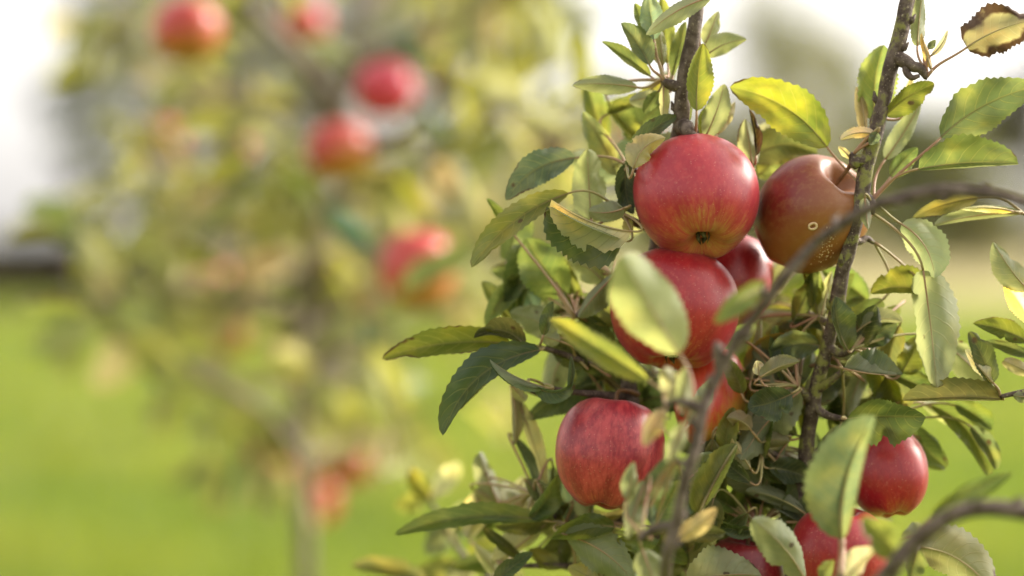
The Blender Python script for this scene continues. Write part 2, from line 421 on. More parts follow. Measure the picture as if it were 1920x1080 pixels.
far_tree(1480, 80, 9.2, 3.7, 'olive', 'large round green tree alone beyond the dry field', 6, lift=0.18, n=11000)
far_tree(1325, 88, 6.4, 2.6, 'green', 'low bushy green tree left of the large round tree', 9, lift=0.15, n=12000)
far_tree(1670, 90, 7.4, 2.8, 'green', 'green tree beside the large round tree beyond the dry field', 7, lift=0.15, n=14000)
far_tree(1965, 60, 9.0, 1.6, 'dark', 'dark narrow tree at the end of the tall hedge', 8, lift=0.3)
def hedge(x0, x1, d, h, m, label, seed, depth=1.2, n=6000):
    a, b = G(x0, d), G(x1, d); r = random.Random(seed)
    root = empty('hedge', (a + b) / 2); props(root, label, 'hedge')
    V, F = [], []; bl = []
    L = (b - a).length; k = max(6, int(L / (h * 0.8)))
    for i in range(k):
        c = a.lerp(b, (i + 0.5) / k); hh = h * (0.85 + 0.3 * r.random())
        bl.append((c.x, c.y, hh * 0.5, L / k * 0.75, depth * 0.5, hh * 0.52))
        for q in range(2):
            s0 = c + Vector((r.uniform(-.4, .4) * L / k, r.uniform(-.2, .2), -0.03))
            tube(V, F, [s0, s0 + Vector((r.uniform(-.1, .1), 0, hh * .4)), s0 + Vector((r.uniform(-.3, .3), r.uniform(-.2, .2), hh * .8))], [.03, .022, .01], 5)
    mesh('stem', V, F, [M_BARK], root, (a + b) / 2)['kind'] = 'stuff'
    crown_mesh('foliage', bl, n, 0.10, M_FAR[m], root, (a + b) / 2, seed)
far_tree(1800, 85, 5.0, 2.4, 'olive', 'rounded low olive tree before the gap in the sky', 10, lift=0.12, n=11000)
far_tree(1560, 100, 8.6, 3.4, 'olive', 'olive tree rising between the two green trees', 11, lift=0.15, n=8000)
far_tree(1240, 96, 5.4, 2.6, 'olive', 'small pale olive tree far behind the uppermost near apple', 12, lift=0.12, n=9000)
hedge(-300, 330, 43, 1.05, 'brown', 'low brown hedge at the edge of the bright grass', 21, 1.4, 12000)
hedge(300, 2400, 92, 2.7, 'olive', 'long tall green hedge closing the dry field', 22, 2.0, 34000)

# ------------------------------------------------------------------ leaf builder
COL = {  # top-side pigment; the pale ones also paint a lit edge and a gloss
    'g': (0.080, 0.110, 0.030), 'l': (0.115, 0.145, 0.034), 'y': (0.150, 0.172, 0.022), 'd': (0.042, 0.066, 0.028),
    'b': (0.042, 0.070, 0.056), 'o': (0.088, 0.092, 0.028), 'p': (0.33, 0.30, 0.16), 't': (0.27, 0.18, 0.095),
    's': (0.12, 0.15, 0.085), 'w': (0.80, 0.72, 0.58), 'k': (0.02, 0.010, 0.006), 'm': (0.075, 0.10, 0.055),
}
def prof(t):
    return (max(0.0, math.sin(math.pi * min(1.0, t) ** 0.92)) ** 0.60) * (1.0 - 0.06 * t)
def blade(V, F, UV, C, Lf, Aw, hw, pL, pR, top, n=30, k=5, serr=0.05, wave=0.0, wf=2.5, r=rng, curl=0.35, crum=0.0, rag=0.0, bite=None):
    """C/Lf/Aw: midrib points, image-left and away directions along the leaf; hw: half width in m;
    pL,pR: (base, tip) projected share of each half; top: the upper side faces the viewer"""
    ph1, ph2 = r.random() * 6.28, r.random() * 6.28
    off = Vector((r.random() * 9, r.random() * 9, r.random() * 9))
    rows = []
    for i in range(n + 1):
        t = i / n; h = hw * prof(t)
        row = {}
        row[0] = len(V); V.append(C[i]); UV.append((0.5, t))
        for sgn, pp in ((-1, pL), (1, pR)):
            p0 = pp[0] + (pp[1] - pp[0]) * t
            th = math.acos(max(-1, min(1, p0)))
            dz = -1 if top else 1
            a = b = 0.0
            for j in range(1, k + 1):
                s = j / k
                ang = th * (1 - curl / 2 + curl * (s - 0.5 / k))
                a += math.cos(ang) / k; b += math.sin(ang) / k
                hh = h * (1 + rag * mnoise.noise(off + Vector((t * 7.0, sgn * 5.0, 2))))
                if bite and bite[0] == sgn: hh *= 1 - bite[3] * math.exp(-((t - bite[1]) / bite[2]) ** 2)
                if j == k: hh *= (1 + (serr if i % 2 else -serr * 0.35))
                wv = wave * s * s * math.sin(wf * 6.283 * t + (ph1 if sgn < 0 else ph2)) * prof(t)
                wv += crum * hw * s * mnoise.noise(off + Vector((t * 3.2, sgn * s * 1.3, 0))) * prof(t)
                pt = C[i] + Lf[i] * (-sgn * a * hh) + Aw[i] * (dz * b * hh + wv)
                row[sgn * j] = len(V); V.append(pt); UV.append((0.5 + 0.5 * sgn * s, t))
        rows.append(row)
    for i in range(n):
        for j in range(-k, k):
            q = (rows[i][j], rows[i][j + 1], rows[i + 1][j + 1], rows[i + 1][j])
            F.append(q if top else q[::-1])
LEAFN = [0, 0]
def leaf(bx, by, tx, ty, w, c='g', side='T', pL=0.93, pR=0.93, bend=0, z=0.0, zt=None, zm=0.0, br=0.15, at=None, node=None,
         wave=0.16, tint=1.0, serr=0.07, curl=0.5, fd=1, crum=0.85, rag=0.10, rib=1.0, stuff=False, name='leaf'):
    """a hand-placed leaf: base and tip pixel, width in pixels, pigment key, visible side, projected halves,
    bend of the midrib (pixels, to the left of base>tip), depth of base and tip in cm"""
    LEAFN[0] += 1
    zt = z if zt is None else zt
    B, T = P(bx, by, z), P(tx, ty, zt)
    mpp = (FOC + (z + zt) / 200) / FPX
    ax = T - B
    fl = (ax - FW * ax.dot(FW)); fl.normalize()
    left_img = fl.cross(FW).normalized()
    if zm == 0: zm = rng.uniform(-.55, .55) * min(1, (T - B).length / .04)
    Mc = (B + T) / 2 + left_img * (bend * mpp * 2) + FW * (zm / 100 * 2)
    n = 30
    C = [B * (1 - t) ** 2 + Mc * 2 * t * (1 - t) + T * t * t for t in [i / n for i in range(n + 1)]]
    Lf, Aw = [], []
    for i in range(n + 1):
        tg = (C[min(i + 1, n)] - C[max(i - 1, 0)]).normalized()
        l = tg.cross(FW)
        if l.length < 0.2: l = left_img
        l.normalize(); a = l.cross(tg).normalized() * fd
        Lf.append(l); Aw.append(a)
    V, F, UV = [], [], []
    def tup(p):
        if isinstance(p, tuple): return p
        if p < .4: return (p, p)
        return (max(.35, min(1, p + rng.uniform(-.22, .12))), max(.3, min(1, p + rng.uniform(-.32, .12))))
    hw = w * 0.58 * mpp
    bite = (rng.choice((-1, 1)), rng.uniform(.25, .85), rng.uniform(.03, .09), rng.uniform(.15, .4)) if rng.random() < .22 else None
    blade(V, F, UV, C, Lf, Aw, hw, tup(pL), tup(pR), side == 'T', n=n, serr=serr, wave=wave * hw, wf=1.2 + rng.random(), curl=curl, crum=crum, rag=rag, bite=bite)
    nb = len(F)
    # midrib ridge on the under side and petiole to the spur
    rv = 0.00085 * rib
    dz = 1.0 if side == 'T' else -1.0
    rib = [C[i] + Aw[i] * (dz * 0.0004) for i in range(0, n - 2, 3)]
    tube(V, F, rib, [rv * (0.8 - 0.7 * i / (len(rib) - 1)) for i in range(len(rib))], 5)
    nd = None
    if node is not None: nd = NODES[node]
    else:
        best = 1e9
        for q in NODES.values():
            dd = math.hypot(q[0] - bx, q[1] - by) + abs(q[2] - z) * 22
            if dd < best: best, nd = dd, q
    A = P(nd[0], nd[1], nd[2]) if at is None else P(*at)
    tg0 = (C[1] - C[0]).normalized(); dist = (A - B).length
    dist = min(dist, 0.03)
    pc = B - tg0 * dist * 0.55; pc2 = A.lerp(B, 0.3) + Vector((0, 0, 0.15)) * dist
    pet = [B * (1 - t) ** 3 + pc * 3 * t * (1 - t) ** 2 + pc2 * 3 * t * t * (1 - t) + A * t ** 3 for t in [i / 10 for i in range(11)]]
    tube(V, F, pet, [rv * (0.85 + 0.35 * i / 10) for i in range(11)], 6)
    UV += [(0.5, 0.5)] * (len(V) - len(UV))
    cc = COL[c] if c in 'wptk' else [x * .80 + y * .20 for x, y in zip(COL[c], (.17, .175, .10))]; j = tint * rng.uniform(1.15, 1.48)
    colr = (cc[0] * j * rng.uniform(0.98, 1.18), cc[1] * j, cc[2] * j * rng.uniform(0.8, 1.2), br)
    mi = [0] * nb + [1] * (len(F) - nb)
    if stuff:   # past the limit of single leaves: kept for the joined foliage
        i0 = len(REST[0]); REST[0].extend(V); REST[1].extend(tuple(i0 + k for k in f) for f in F); REST[2].extend(UV); REST[3].extend(mi); REST[4].extend(colr * len(V))
        return None
    LEAFN[1] += 1
    o = mesh(name, V, F, [M_LEAF, M_PET], BR[nd[3]], B, mi, UV)
    tint_attr(o, list(colr) * len(V))
    return o
REST = ([], [], [], [], [])
def tint_attr(o, flat):
    at = o.data.color_attributes.new('tint', 'FLOAT_COLOR', 'POINT'); at.data.foreach_set('color', flat)

# ------------------------------------------------------------------ near apple tree: trunk and branches
TB = G(0, 1.5); TB = Vector((P(1400, 540, 5).x, 1.52, 0))
tree = empty('apple_tree', TB)
props(tree, 'leafy apple tree with lichened branches carrying ripe red apples close up', 'tree')
BR = {}
def branch(key, pts, m, extra=(), name='branch', parent=tree, wob=0.12, knots=()):
    """pts: (px, py, z, radius mm); extra: short spurs, each a list of the same"""
    V, F = [], []
    for gi, g in enumerate([pts] + list(extra)):
        cr = catmull([(*P(p[0], p[1], p[2]),) for p in g], 8)
        rr = catmull([(p[3], 0, 0) for p in g], 8)
        for i in range(1, len(cr) - 1):
            cr[i] = cr[i] + Vector((mnoise.noise(cr[i] * 38), mnoise.noise(cr[i] * 38 + Vector((7, 0, 0))), mnoise.noise(cr[i] * 38 + Vector((0, 9, 0))))) * 0.0016
        rad = []
        for i, c in enumerate(cr):
            x = rr[i].x * 0.001
            x *= 1 + 0.07 * mnoise.noise(c * 60) + (0.22 * max(0, mnoise.noise(c * 33 + Vector((5, 1, gi)))) ** 2)
            rad.append(x)
        tube(V, F, cr, rad, 12, wob, seed=gi * 7.1)
        if gi == 0:
            rb = random.Random(len(pts) * 13)
            for i in range(20, len(cr) - 3, 7):   # resting buds along the wood
                i2 = i + rb.randint(-2, 2); tg = (cr[i2 + 1] - cr[i2]).normalized()
                sd2 = tg.cross(Vector((rb.gauss(0, 1), rb.gauss(0, 1), rb.gauss(0, 1)))).normalized()
                p0 = cr[i2] + sd2 * rad[i2] * .6; l = rb.uniform(.003, .006)
                tube(V, F, [p0, p0 + (sd2 + tg * .6) * l * .5, p0 + (sd2 * .8 + tg * 1.2) * l], [.0021, .0019, .0005], 7)
    org = P(*pts[0][:3])
    o = mesh(name, V, F, [m], parent, org)
    BR[key] = o
    return o
FORK = (1400, 1420, 6)
V, F = [], []
tp = catmull([TB + Vector((0, 0, -0.06)), TB + Vector((0.006, 0, 0.25)), TB + Vector((-0.004, 0, 0.5)), P(*FORK)], 10)
tube(V, F, tp, [0.034 - 0.012 * i / (len(tp) - 1) + 0.014 * math.exp(-i / 3) for i in range(len(tp))], 16, 0.15)
mesh('trunk', V, F, [M_BARK], tree, TB)
branch('A', [(*FORK, 14), (1330, 1230, 6, 9), (1285, 1100, 6, 6.5), (1240, 950, 6, 5.6), (1196, 810, 5, 5.2), (1180, 710, 4.5, 5.0), (1196, 600, 4.5, 4.8), (1226, 470, 4.5, 4.7),
             (1256, 340, 4, 4.7), (1274, 232, 1.2, 4.9), (1281, 150, 0.6, 4.6), (1296, 70, 0.4, 4.4), (1309, 0, 0.4, 4.2), (1322, -90, 0.5, 3.9), (1330, -260, 0, 3.2), (1345, -480, -1, 1.8)], M_BARK,
       extra=[[(1278, 168, .6, 3.2), (1262, 162, .6, 3.4), (1250, 156, .4, 2.6), (1243, 150, .3, 1.2)],
              [(1274, 238, 1.2, 5.2), (1286, 236, .2, 4.6), (1290, 246, -.2, 3.8), (1304, 256, 0, 2.0)],
              [(1256, 340, 4, 3.0), (1225, 330, 3.5, 2.4), (1190, 318, 2.4, 2.2), (1172, 308, 1.6, 1.4)],
              [(1232, 440, 4.4, 3.2), (1205, 425, 3.0, 2.6), (1185, 412, 2.2, 2.6), (1168, 402, 1.6, 1.5)],
              [(1210, 540, 4.5, 2.8), (1180, 525, 4, 2.4), (1150, 518, 3.4, 1.8), (1112, 556, 3.2, 1.3), (1078, 595, 3, 1.0)],
              [(1186, 690, 4.4, 3.0), (1140, 690, 4, 2.4), (1080, 672, 3.4, 2.0), (1012, 652, 2.4, 1.5)],
              [(1184, 740, 4.6, 3.0), (1140, 742, 3.6, 2.4), (1080, 735, 2.4, 1.8), (1020, 724, 2, 1.2)],
              [(1200, 820, 5.2, 3.0), (1130, 800, 6.6, 2.4), (1040, 750, 6.4, 2), (965, 722, 5, 1.5)],
              [(1225, 910, 6, 3.2), (1150, 985, 6.5, 2.5), (1060, 985, 5, 2), (1000, 925, 5, 1.5)],
              [(1255, 1000, 6, 3.2), (1160, 1060, 6, 2.6), (1040, 1060, 6, 2), (940, 1062, 6, 1.4)],
              [(1262, 1040, 6, 3.2), (1020, 1120, 14, 2.8), (880, 1050, 22, 2.2), (800, 930, 26, 1.3)],
              [(1276, 232, 1.2, 3.2), (1330, 262, 3.4, 2.4), (1380, 292, 4, 2), (1412, 316, 3, 1.2)]])
branch('B', [(*FORK, 13), (1450, 1200, 5, 8), (1490, 1020, 4, 6), (1503, 900, 3.4, 5.2), (1522, 770, 2.4, 4.6), (1552, 640, 1.6, 4.1), (1573, 560, .9, 4.2), (1592, 460, .3, 4.4), (1610, 380, 0, 4.6),
             (1632, 290, 0, 4.6), (1652, 205, 0, 4.5), (1674, 120, 0, 4.7), (1690, 50, 0, 4.6), (1703, -10, 0, 4.5), (1726, -120, 0, 4.1), (1770, -320, 0, 3.2), (1800, -480, 1, 1.8)], M_LICHEN,
       extra=[[(1680, 108, 0, 4.8), (1698, 116, -.3, 4.2), (1712, 124, -.6, 3.4), (1726, 128, -.7, 3.0), (1739, 146, -.7, 1.6)],
              [(1702, 118, -.3, 3.4), (1702, 136, -.6, 2.4), (1712, 146, -.8, 1.8), (1724, 142, -.7, 1.2)],
              [(1650, 220, 0, 3.8), (1640, 226, .8, 3.0), (1634, 232, 1.2, 1.5)],
              [(1632, 300, 0, 4.0), (1612, 300, -.2, 3.6), (1606, 306, -.2, 3.2), (1601, 288, -.2, 2.2)],
              [(1613, 370, 0, 4.0), (1626, 372, -.1, 3.2), (1634, 380, -.2, 2.2), (1636, 400, -.2, 1.4)],
              [(1596, 450, .3, 3.0), (1612, 452, .6, 2.4), (1626, 446, .8, 2.0), (1640, 455, 1, 1.2)],
              [(1560, 612, 1.4, 3.0), (1546, 604, 2.2, 2.4), (1536, 596, 2.8, 1.5)],
              [(1550, 650, 1.6, 3.4), (1576, 662, 1.2, 2.6), (1600, 654, .8, 1.5)],
              [(1530, 730, 2.2, 3.6), (1556, 716, 1.4, 2.4), (1580, 694, .6, 1.4)],
              [(1524, 760, 2.4, 3.4), (1548, 778, 1.6, 2.4), (1584, 784, .8, 1.5)],
              [(1522, 752, 2.4, 3.4), (1508, 740, 1.8, 2.6), (1496, 728, 1.4, 1.5)],
              [(1504, 890, 3.4, 3.4), (1470, 860, 3, 2.4), (1430, 842, 2.4, 1.5)],
              [(1496, 960, 3.6, 3.4), (1530, 950, 3, 2.8), (1600, 840, 3, 2.2), (1640, 800, 3, 1.8)],
              [(1496, 960, 3.6, 3.4), (1450, 985, 3.4, 2.6), (1420, 990, 3.4, 1.6)]])
branch('C', [(*FORK, 11), (1310, 1280, -2, 6), (1255, 1130, -9, 3.8), (1250, 1050, -12, 3.2), (1266, 975, -12.5, 3.1), (1294, 876, -13, 3.0), (1318, 780, -13, 3.0), (1352, 695, -13, 2.8), (1405, 606, -13.5, 2.9),
             (1475, 515, -14, 2.9), (1552, 437, -14, 3.0), (1640, 388, -14.5, 3.1), (1752, 362, -15, 3.6), (1850, 362, -15.5, 3.1), (1935, 385, -16, 2.8), (2060, 440, -17, 2.4), (2200, 530, -18, 1.5)], M_TWIG,
       extra=[[(1320, 775, -13, 2.8), (1302, 764, -13, 3.2), (1272, 752, -12.8, 1.8), (1246, 760, -12.6, 1.2)],
              [(1294, 876, -13, 2.6), (1284, 872, -12.6, 2.0), (1270, 862, -12.4, 1.0)],
              [(1264, 982, -12.5, 3.0), (1240, 990, -11.5, 3.0), (1212, 1002, -11, 2.4), (1200, 1012, -11, 1.5)],
              [(1348, 700, -13, 2.0), (1346, 660, -13, 3.0), (1342, 648, -13, 2.0)],
              [(1420, 585, -13.6, 2), (1432, 560, -13.4, 1.6), (1434, 540, -13.2, 1.0)]])
branch('D', [(*FORK, 11), (1480, 1320, -4, 7), (1590, 1180, -13, 5.0), (1664, 1078, -16, 4.6), (1712, 1020, -16.5, 4.5), (1768, 975, -17, 4.4), (1830, 955, -17, 4.3), (1900, 957, -17, 4.4), (1975, 980, -17, 4.0), (2150, 1060, -18, 2.5)], M_TWIG,
       extra=[[(1640, 1110, -15, 3.5), (1600, 1100, -12, 2.6), (1576, 1082, -10.5, 1.6)],
              [(1720, 1015, -16.4, 3.0), (1716, 1030, -12, 2.4), (1722, 1026, -5, 1.6)],
              [(1560, 1220, -11, 4), (1530, 1150, -9, 3), (1512, 1092, -7, 2)],
              [(1560, 1220, -11, 4), (1400, 1170, -6, 3), (1290, 1095, -2, 2)],
              [(1692, 1045, -16.4, 3.0), (1690, 1044, -14.5, 2.2), (1682, 1042, -14, 1.5)]])
branch('E', [(*FORK, 12), (1800, 1330, 6, 9), (2150, 1140, 4, 7), (2190, 920, 1, 5), (2080, 790, .4, 3.2), (1970, 728, 0, 2.2), (1920, 732, 0, 1.7), (1876, 743, 0, 1.3)], M_TWIG,
       extra=[[(2190, 920, 1, 4), (2120, 700, 1, 3), (2000, 640, 1.5, 2), (1934, 640, 1.5, 1.4)],
              [(2120, 700, 1, 3), (2060, 580, 1, 2.4), (1960, 560, .6, 1.5), (1930, 548, .5, 1.2)],
              [(2060, 580, 1, 2.6), (2080, 430, 1, 2.2), (1990, 400, 1, 1.6), (1918, 400, .6, 1.1)]])
# spur tips that carry the leaves: px, py, depth, branch
NODES = {
    'a1': (1244, 150, .3, 'A'), 'a2': (1304, 256, 0, 'A'), 'a3': (1172, 308, 1.6, 'A'), 'a4': (1168, 402, 1.6, 'A'), 'a5': (1150, 518, 3.4, 'A'), 'a6': (1078, 595, 3, 'A'),
    'a7': (1012, 652, 2.4, 'A'), 'a8': (1020, 724, 2, 'A'), 'a9': (965, 722, 5, 'A'), 'a10': (1000, 925, 5, 'A'), 'a11': (940, 1062, 6, 'A'), 'a12': (1412, 316, 3, 'A'), 'a13': (1080, 672, 3.4, 'A'),
    'a14': (1320, -90, .5, 'A'), 'a15': (1310, 40, .5, 'A'), 'a16': (1060, 985, 5, 'A'), 'a17': (802, 935, 26, 'A'), 'a18': (880, 1050, 22, 'A'), 'a19': (840, 1000, 24, 'A'),
    'b1': (1738, 144, -.7, 'B'), 'b2': (1636, 230, 1.2, 'B'), 'b3': (1601, 288, -.2, 'B'), 'b4': (1636, 400, -.2, 'B'), 'b5': (1640, 455, 1, 'B'), 'b6': (1536, 596, 2.8, 'B'), 'b7': (1600, 654, .8, 'B'),
    'b8': (1580, 694, .6, 'B'), 'b9': (1584, 784, .8, 'B'), 'b10': (1496, 728, 1.4, 'B'), 'b11': (1430, 842, 2.4, 'B'), 'b12': (1640, 800, 3, 'B'), 'b13': (1420, 990, 3.4, 'B'), 'b14': (1634, 380, -.2, 'B'),
    'c1': (1248, 760, -12.6, 'C'), 'c2': (1270, 862, -12.4, 'C'), 'c3': (1202, 1010, -11, 'C'), 'c4': (1302, 762, -13, 'C'), 'c5': (1434, 540, -13.2, 'C'), 'c6': (1262, 980, -12.5, 'C'),
    'd1': (1576, 1082, -10.5, 'D'), 'd2': (1722, 1026, -5, 'D'), 'd3': (1512, 1092, -7, 'D'), 'd4': (1290, 1095, -2, 'D'), 'd5': (1682, 1042, -14, 'D'),
    'e1': (1876, 743, 0, 'E'), 'e2': (1934, 640, 1.5, 'E'), 'e3': (1930, 548, .5, 'E'), 'e4': (1918, 400, .6, 'E'),
}
# --- leaves seen in the photograph ---
L = leaf
# top of branch A
L(1334, -6, 1211, 66, 44, 'm', 'U', .95, .75, bend=-9, z=-2.0, zt=-2.6, node='a14', br=.2)
L(1306, 208, 1318, 81, 54, 'y', 'T', .80, .97, z=-.8, zt=-.6, node='a2', br=.28, bend=3)
L(1322, 106, 1400, 74, 44, 'l', 'U', .9, .8, bend=7, z=1.5, node='a15')
L(1322, 84, 1347, 21, 34, 'm', 'U', .9, .8, z=2.5, node='a15')
L(1196, 164, 1072, 160, 46, 'm', 'U', .85, .8, bend=-4, z=1.0, node='a1', br=.32)
L(1218, 122, 1164, 43, 50, 's', 'T', .75, .9, bend=-5, z=.4, node='a1', tint=.75)
L(1220, 143, 1128, 78, 34, 'l', 'T', .6, .8, bend=-4, z=1.6, node='a1')
L(1226, 74, 1216, -12, 46, 'b', 'T', .9, .8, z=.8, zt=0, node='a1', tint=1.9)
L(1212, 62, 1190, 6, 26, 'l', 'T', z=2, node='a1')
L(1242, 124, 1236, 48, 42, 'o', 'U', .9, .5, z=1.4, node='a1', tint=1.2)
L(1252, 120, 1240, -8, 40, 'l', 'T', z=3, node='a1')
L(1262, 142, 1286, 40, 30, 'l', 'T', .9, .6, z=2, node='a1')
L(1234, 172, 1207, 212, 34, 'g', 'T', .8, .8, z=2, node='a1')
L(1244, 160, 1244, 222, 26, 'p', 'U', .8, .5, z=.6, node='a1')
L(1240, 178, 1180, 190, 40, 's', 'U', .8, .8, z=3, node='a1')
L(1322, 258, 1358, 157, 42, 'l', 'U', .9, .9, bend=-3, z=1.2, node='a2', br=.3)
L(1316, 254, 1334, 190, 32, 'y', 'T', .9, .9, z=1.6, node='a2', br=.5)
L(1346, 250, 1378, 190, 34, 't', 'U', .6, .6, z=2.4, node='a2', br=.4)
L(1270, 250, 1290, 180, 34, 'l', 'T', .8, .8, z=3, node='a2')
# the big yellow leaf to the right and what hides behind it
L(1551, 276, 1368, 163, 84, 'y', 'T', .90, .85, bend=-22, z=.8, zt=1.4, node='b14', br=.22, tint=1.05)
L(1412, 316, 1397, 222, 46, 'm', 'U', .8, .85, z=1.6, node='a12', br=.35)
L(1418, 292, 1404, 204, 30, 'k', 'T', .35, .7, z=1.4, node='a12', br=.9, wave=.5, bend=-6)
L(1404, 306, 1532, 288, 86, 'o', 'T', .9, .85, bend=26, z=6, node='a12')
L(1400, 300, 1470, 232, 60, 'p', 'U', .5, .8, bend=12, z=7.5, node='a12')
L(1420, 330, 1470, 290, 50, 'l', 'T', z=7, node='a12')
# left of the upper apple
L(1078, 296, 948, 376, 72, 'b', 'T', .9, .75, bend=-20, z=2.6, zt=2.0, node='a3', br=.35, tint=1.25)
L(1108, 410, 1101, 280, 70, 'l', 'U', .92, .92, z=1.6, zt=1.2, node='a4', br=.12, tint=1.25)
L(1066, 362, 884, 502, 58, 'o', 'T', .55, .92, bend=-20, z=.2, zt=-1.2, node='a4', br=.26, tint=1.25, serr=.09)
L(962, 438, 912, 372, 32, 'l', 'T', .5, .9, z=4, node='a6')
L(1158, 330, 1092, 208, 54, 'm', 'T', .9, .55, bend=-4, z=4.6, node='a3', tint=1.6)
L(1160, 336, 1120, 230, 30, 'p', 'U', .5, .7, bend=-6, z=5, node='a3')  # lit edge of the leaf before it, painted as a pale blade
L(1168, 452, 1026, 386, 118, 'd', 'T', .93, .05, bend=10, z=-.5, zt=-1.0, node='a4', br=.22, tint=1.1, serr=.1)
L(1184, 434, 1034, 374, 98, 'w', 'U', (.99, .90), (.06, .04), bend=12, z=-1.9, zt=-2.1, zm=-.01, node='a4', br=.02, tint=.9, curl=.2, crum=.3)
L(1169, 391, 1105, 396, 42, 's', 'U', .8, .95, bend=5, z=-.4, node='a4', tint=.9)
L(1176, 312, 1271, 217, 50, 's', 'T', .8, .7, bend=16, z=.4, zt=.6, node='a3', br=.3, tint=.75)
L(1188, 316, 1248, 258, 64, 'p', 'U', .95, .8, bend=14, z=-1.8, zt=-1.2, zm=-.3, node='a3', br=.2, tint=1.1)
L(1178, 304, 1188, 402, 44, 'd', 'T', .7, .8, bend=-10, z=.8, node='a3', tint=.8)
L(1176, 330, 1160, 390, 36, 'd', 'T', .8, .6, z=1.6, node='a4')
L(1176, 410, 1182, 440, 22, 'p', 'U', z=1.2, node='a4')
# between the upper apple and the drooping leaves
L(1064, 552, 988, 446, 84, 'l', 'T', .95, .8, bend=6, z=5.0, node='a6', tint=1.15)
L(1134, 532, 1064, 488, 54, 's', 'U', .8, .9, bend=-8, z=5, node='a5', tint=1.5)
L(1158, 512, 1084, 596, 76, 'm', 'U', .95, .25, bend=-4, z=1.6, node='a5')
L(1150, 530, 1112, 460, 44, 'l', 'U', .8, .7, z=5, node='a5')
L(1130, 480, 1086, 470, 40, 'p', 'U', .5, .7, z=6.5, node='a5')
L(958, 602, 903, 528, 42, 'l', 'T', .6, .9, z=7, node='a6')
L(1002, 586, 984, 534, 44, 'b', 'T', z=7, node='a6', tint=1.8)
L(1042, 628, 956, 588, 60, 's', 'U', .9, .9, bend=-8, z=5, node='a6', tint=1.15)
L(1019, 628, 1037, 565, 32, 'd', 'T', .9, .5, z=1.2, node='a7', tint=1.2)
L(1050, 640, 1010, 628, 34, 's', 'U', z=2, node='a13')
L(1100, 690, 1020, 640, 60, 'o', 'T', .8, .9, bend=-6, z=3.4, node='a13', tint=.7)
L(1140, 700, 1080, 640, 60, 'd', 'T', .8, .9, z=4, node='a13')
L(1150, 650, 1090, 590, 60, 'g', 'T', .8, .6, z=5, node='a13')
# the drooping leaves at the left
L(960, 646, 716, 673, 76, 'y', 'T', .5, .92, bend=-16, z=2.2, zt=3.2, node='a7', br=.52, tint=.75)
L(984, 648, 888, 634, 62, 'o', 'T', .4, .85, bend=-22, z=1.8, zt=1.6, node='a7', tint=.62)
L(1013, 656, 830, 817, 74, 'b', 'T', (.5, .35), (.92, .95), bend=-38, z=1.4, zt=-.2, node='a7', br=.36, tint=.9)
L(1006, 660, 860, 770, 50, 'o', 'U', .05, -.7, bend=-26, z=1.8, zt=1.2, node='a7', tint=.9)
L(1022, 726, 918, 673, 44, 'd', 'T', (.7, .8), (-.75, -.6), bend=7, z=-.2, zt=-.6, node='a8', tint=1.1)
L(1002, 724, 1078, 716, 40, 'd', 'T', .25, .8, bend=-16, z=-.3, zt=-.8, node='a8', br=.3, tint=1.2)
L(1066, 732, 1070, 668, 22, 'b', 'T', .7, .4, bend=-4, z=-.5, node='a8')
L(960, 724, 986, 752, 30, 'p', 'U', z=4.5, node='a9')
L(958, 728, 962, 836, 46, 't', 'U', .9, .3, bend=7, z=5.4, node='a9', tint=.6)
L(968, 748, 1022, 920, 40, 'p', 'U', .8, .5, bend=6, z=5.6, node='a9')
L(964, 820, 1006, 910, 32, 'm', 'T', .7, .7, bend=9, z=6.0, node='a10', tint=.8)
L(986, 900, 1052, 984, 48, 'm', 'T', .9, .7, bend=4, z=5.0, node='a10', tint=.95)
L(1008, 905, 1036, 965, 28, 'p', 'U', .7, .7, z=4.4, node='a10')
L(1036, 870, 1040, 950, 34, 'd', 'T', .8, .5, z=6, node='a10')
# bottom left
L(1018, 976, 740, 1003, 66, 'g', 'T', .35, .92, bend=-20, z=3.8, zt=5.6, node='a16', br=.28, tint=1.0)
L(1152, 988, 1034, 1010, 58, 'g', 'T', .7, .8, bend=-12, z=1.5, node='a16', tint=1.0)
L(1058, 1002, 1186, 1088, 84, 'm', 'U', .92, .85, bend=14, z=1.4, zt=0, node='a16', tint=1.05)
L(928, 1092, 999, 1036, 38, 'b', 'T', .9, .45, bend=3, z=2.4, node='a11', tint=.85)
L(942, 1090, 890, 1020, 36, 'p', 'U', .7, .7, z=7, node='a11')
L(978, 1046, 906, 990, 40, 'o', 'T', .6, .6, z=6, node='a11', tint=.6)
L(1120, 1090, 1066, 1062, 44, 'p', 'U', .8, .8, z=2, node='a16')
L(1060, 1060, 990, 1030, 50, 'o', 'T', .8, .8, z=6, node='a16')
L(1010, 990, 1040, 920, 40, 'l', 'T', z=8, node='a10')
# foreground twig C
L(1274, 664, 1166, 478, 116, 'l', 'U', .88, .93, bend=2, z=-12.4, zt=-14.6, node='c4', br=.05, tint=1.35, rag=.03, crum=.3)
L(1434, 536, 1340, 606, 50, 'l', 'T', .8, .9, bend=-6, z=-13, zt=-14.5, node='c5', br=.1, tint=1.2)
L(1216, 714, 1030, 598, 62, 'l', 'T', .85, .8, bend=-2, z=-10.5, zt=-8.5, node='c1', br=.15, tint=1.15)
L(1248, 766, 1206, 836, 42, 't', 'U', .9, .6, bend=-5, z=-12.4, node='c1', tint=1.2)
L(1286, 792, 1250, 868, 42, 's', 'U', .8, .8, z=-12, node='c4', tint=1.1)
L(1270, 756, 1244, 692, 54, 'p', 'U', .8, .8, bend=-6, z=-11.5, node='c4', tint=1.0)
L(1292, 796, 1336, 706, 50, 'm', 'U', .9, .7, bend=-4, z=-5, node='c4', tint=1.1)
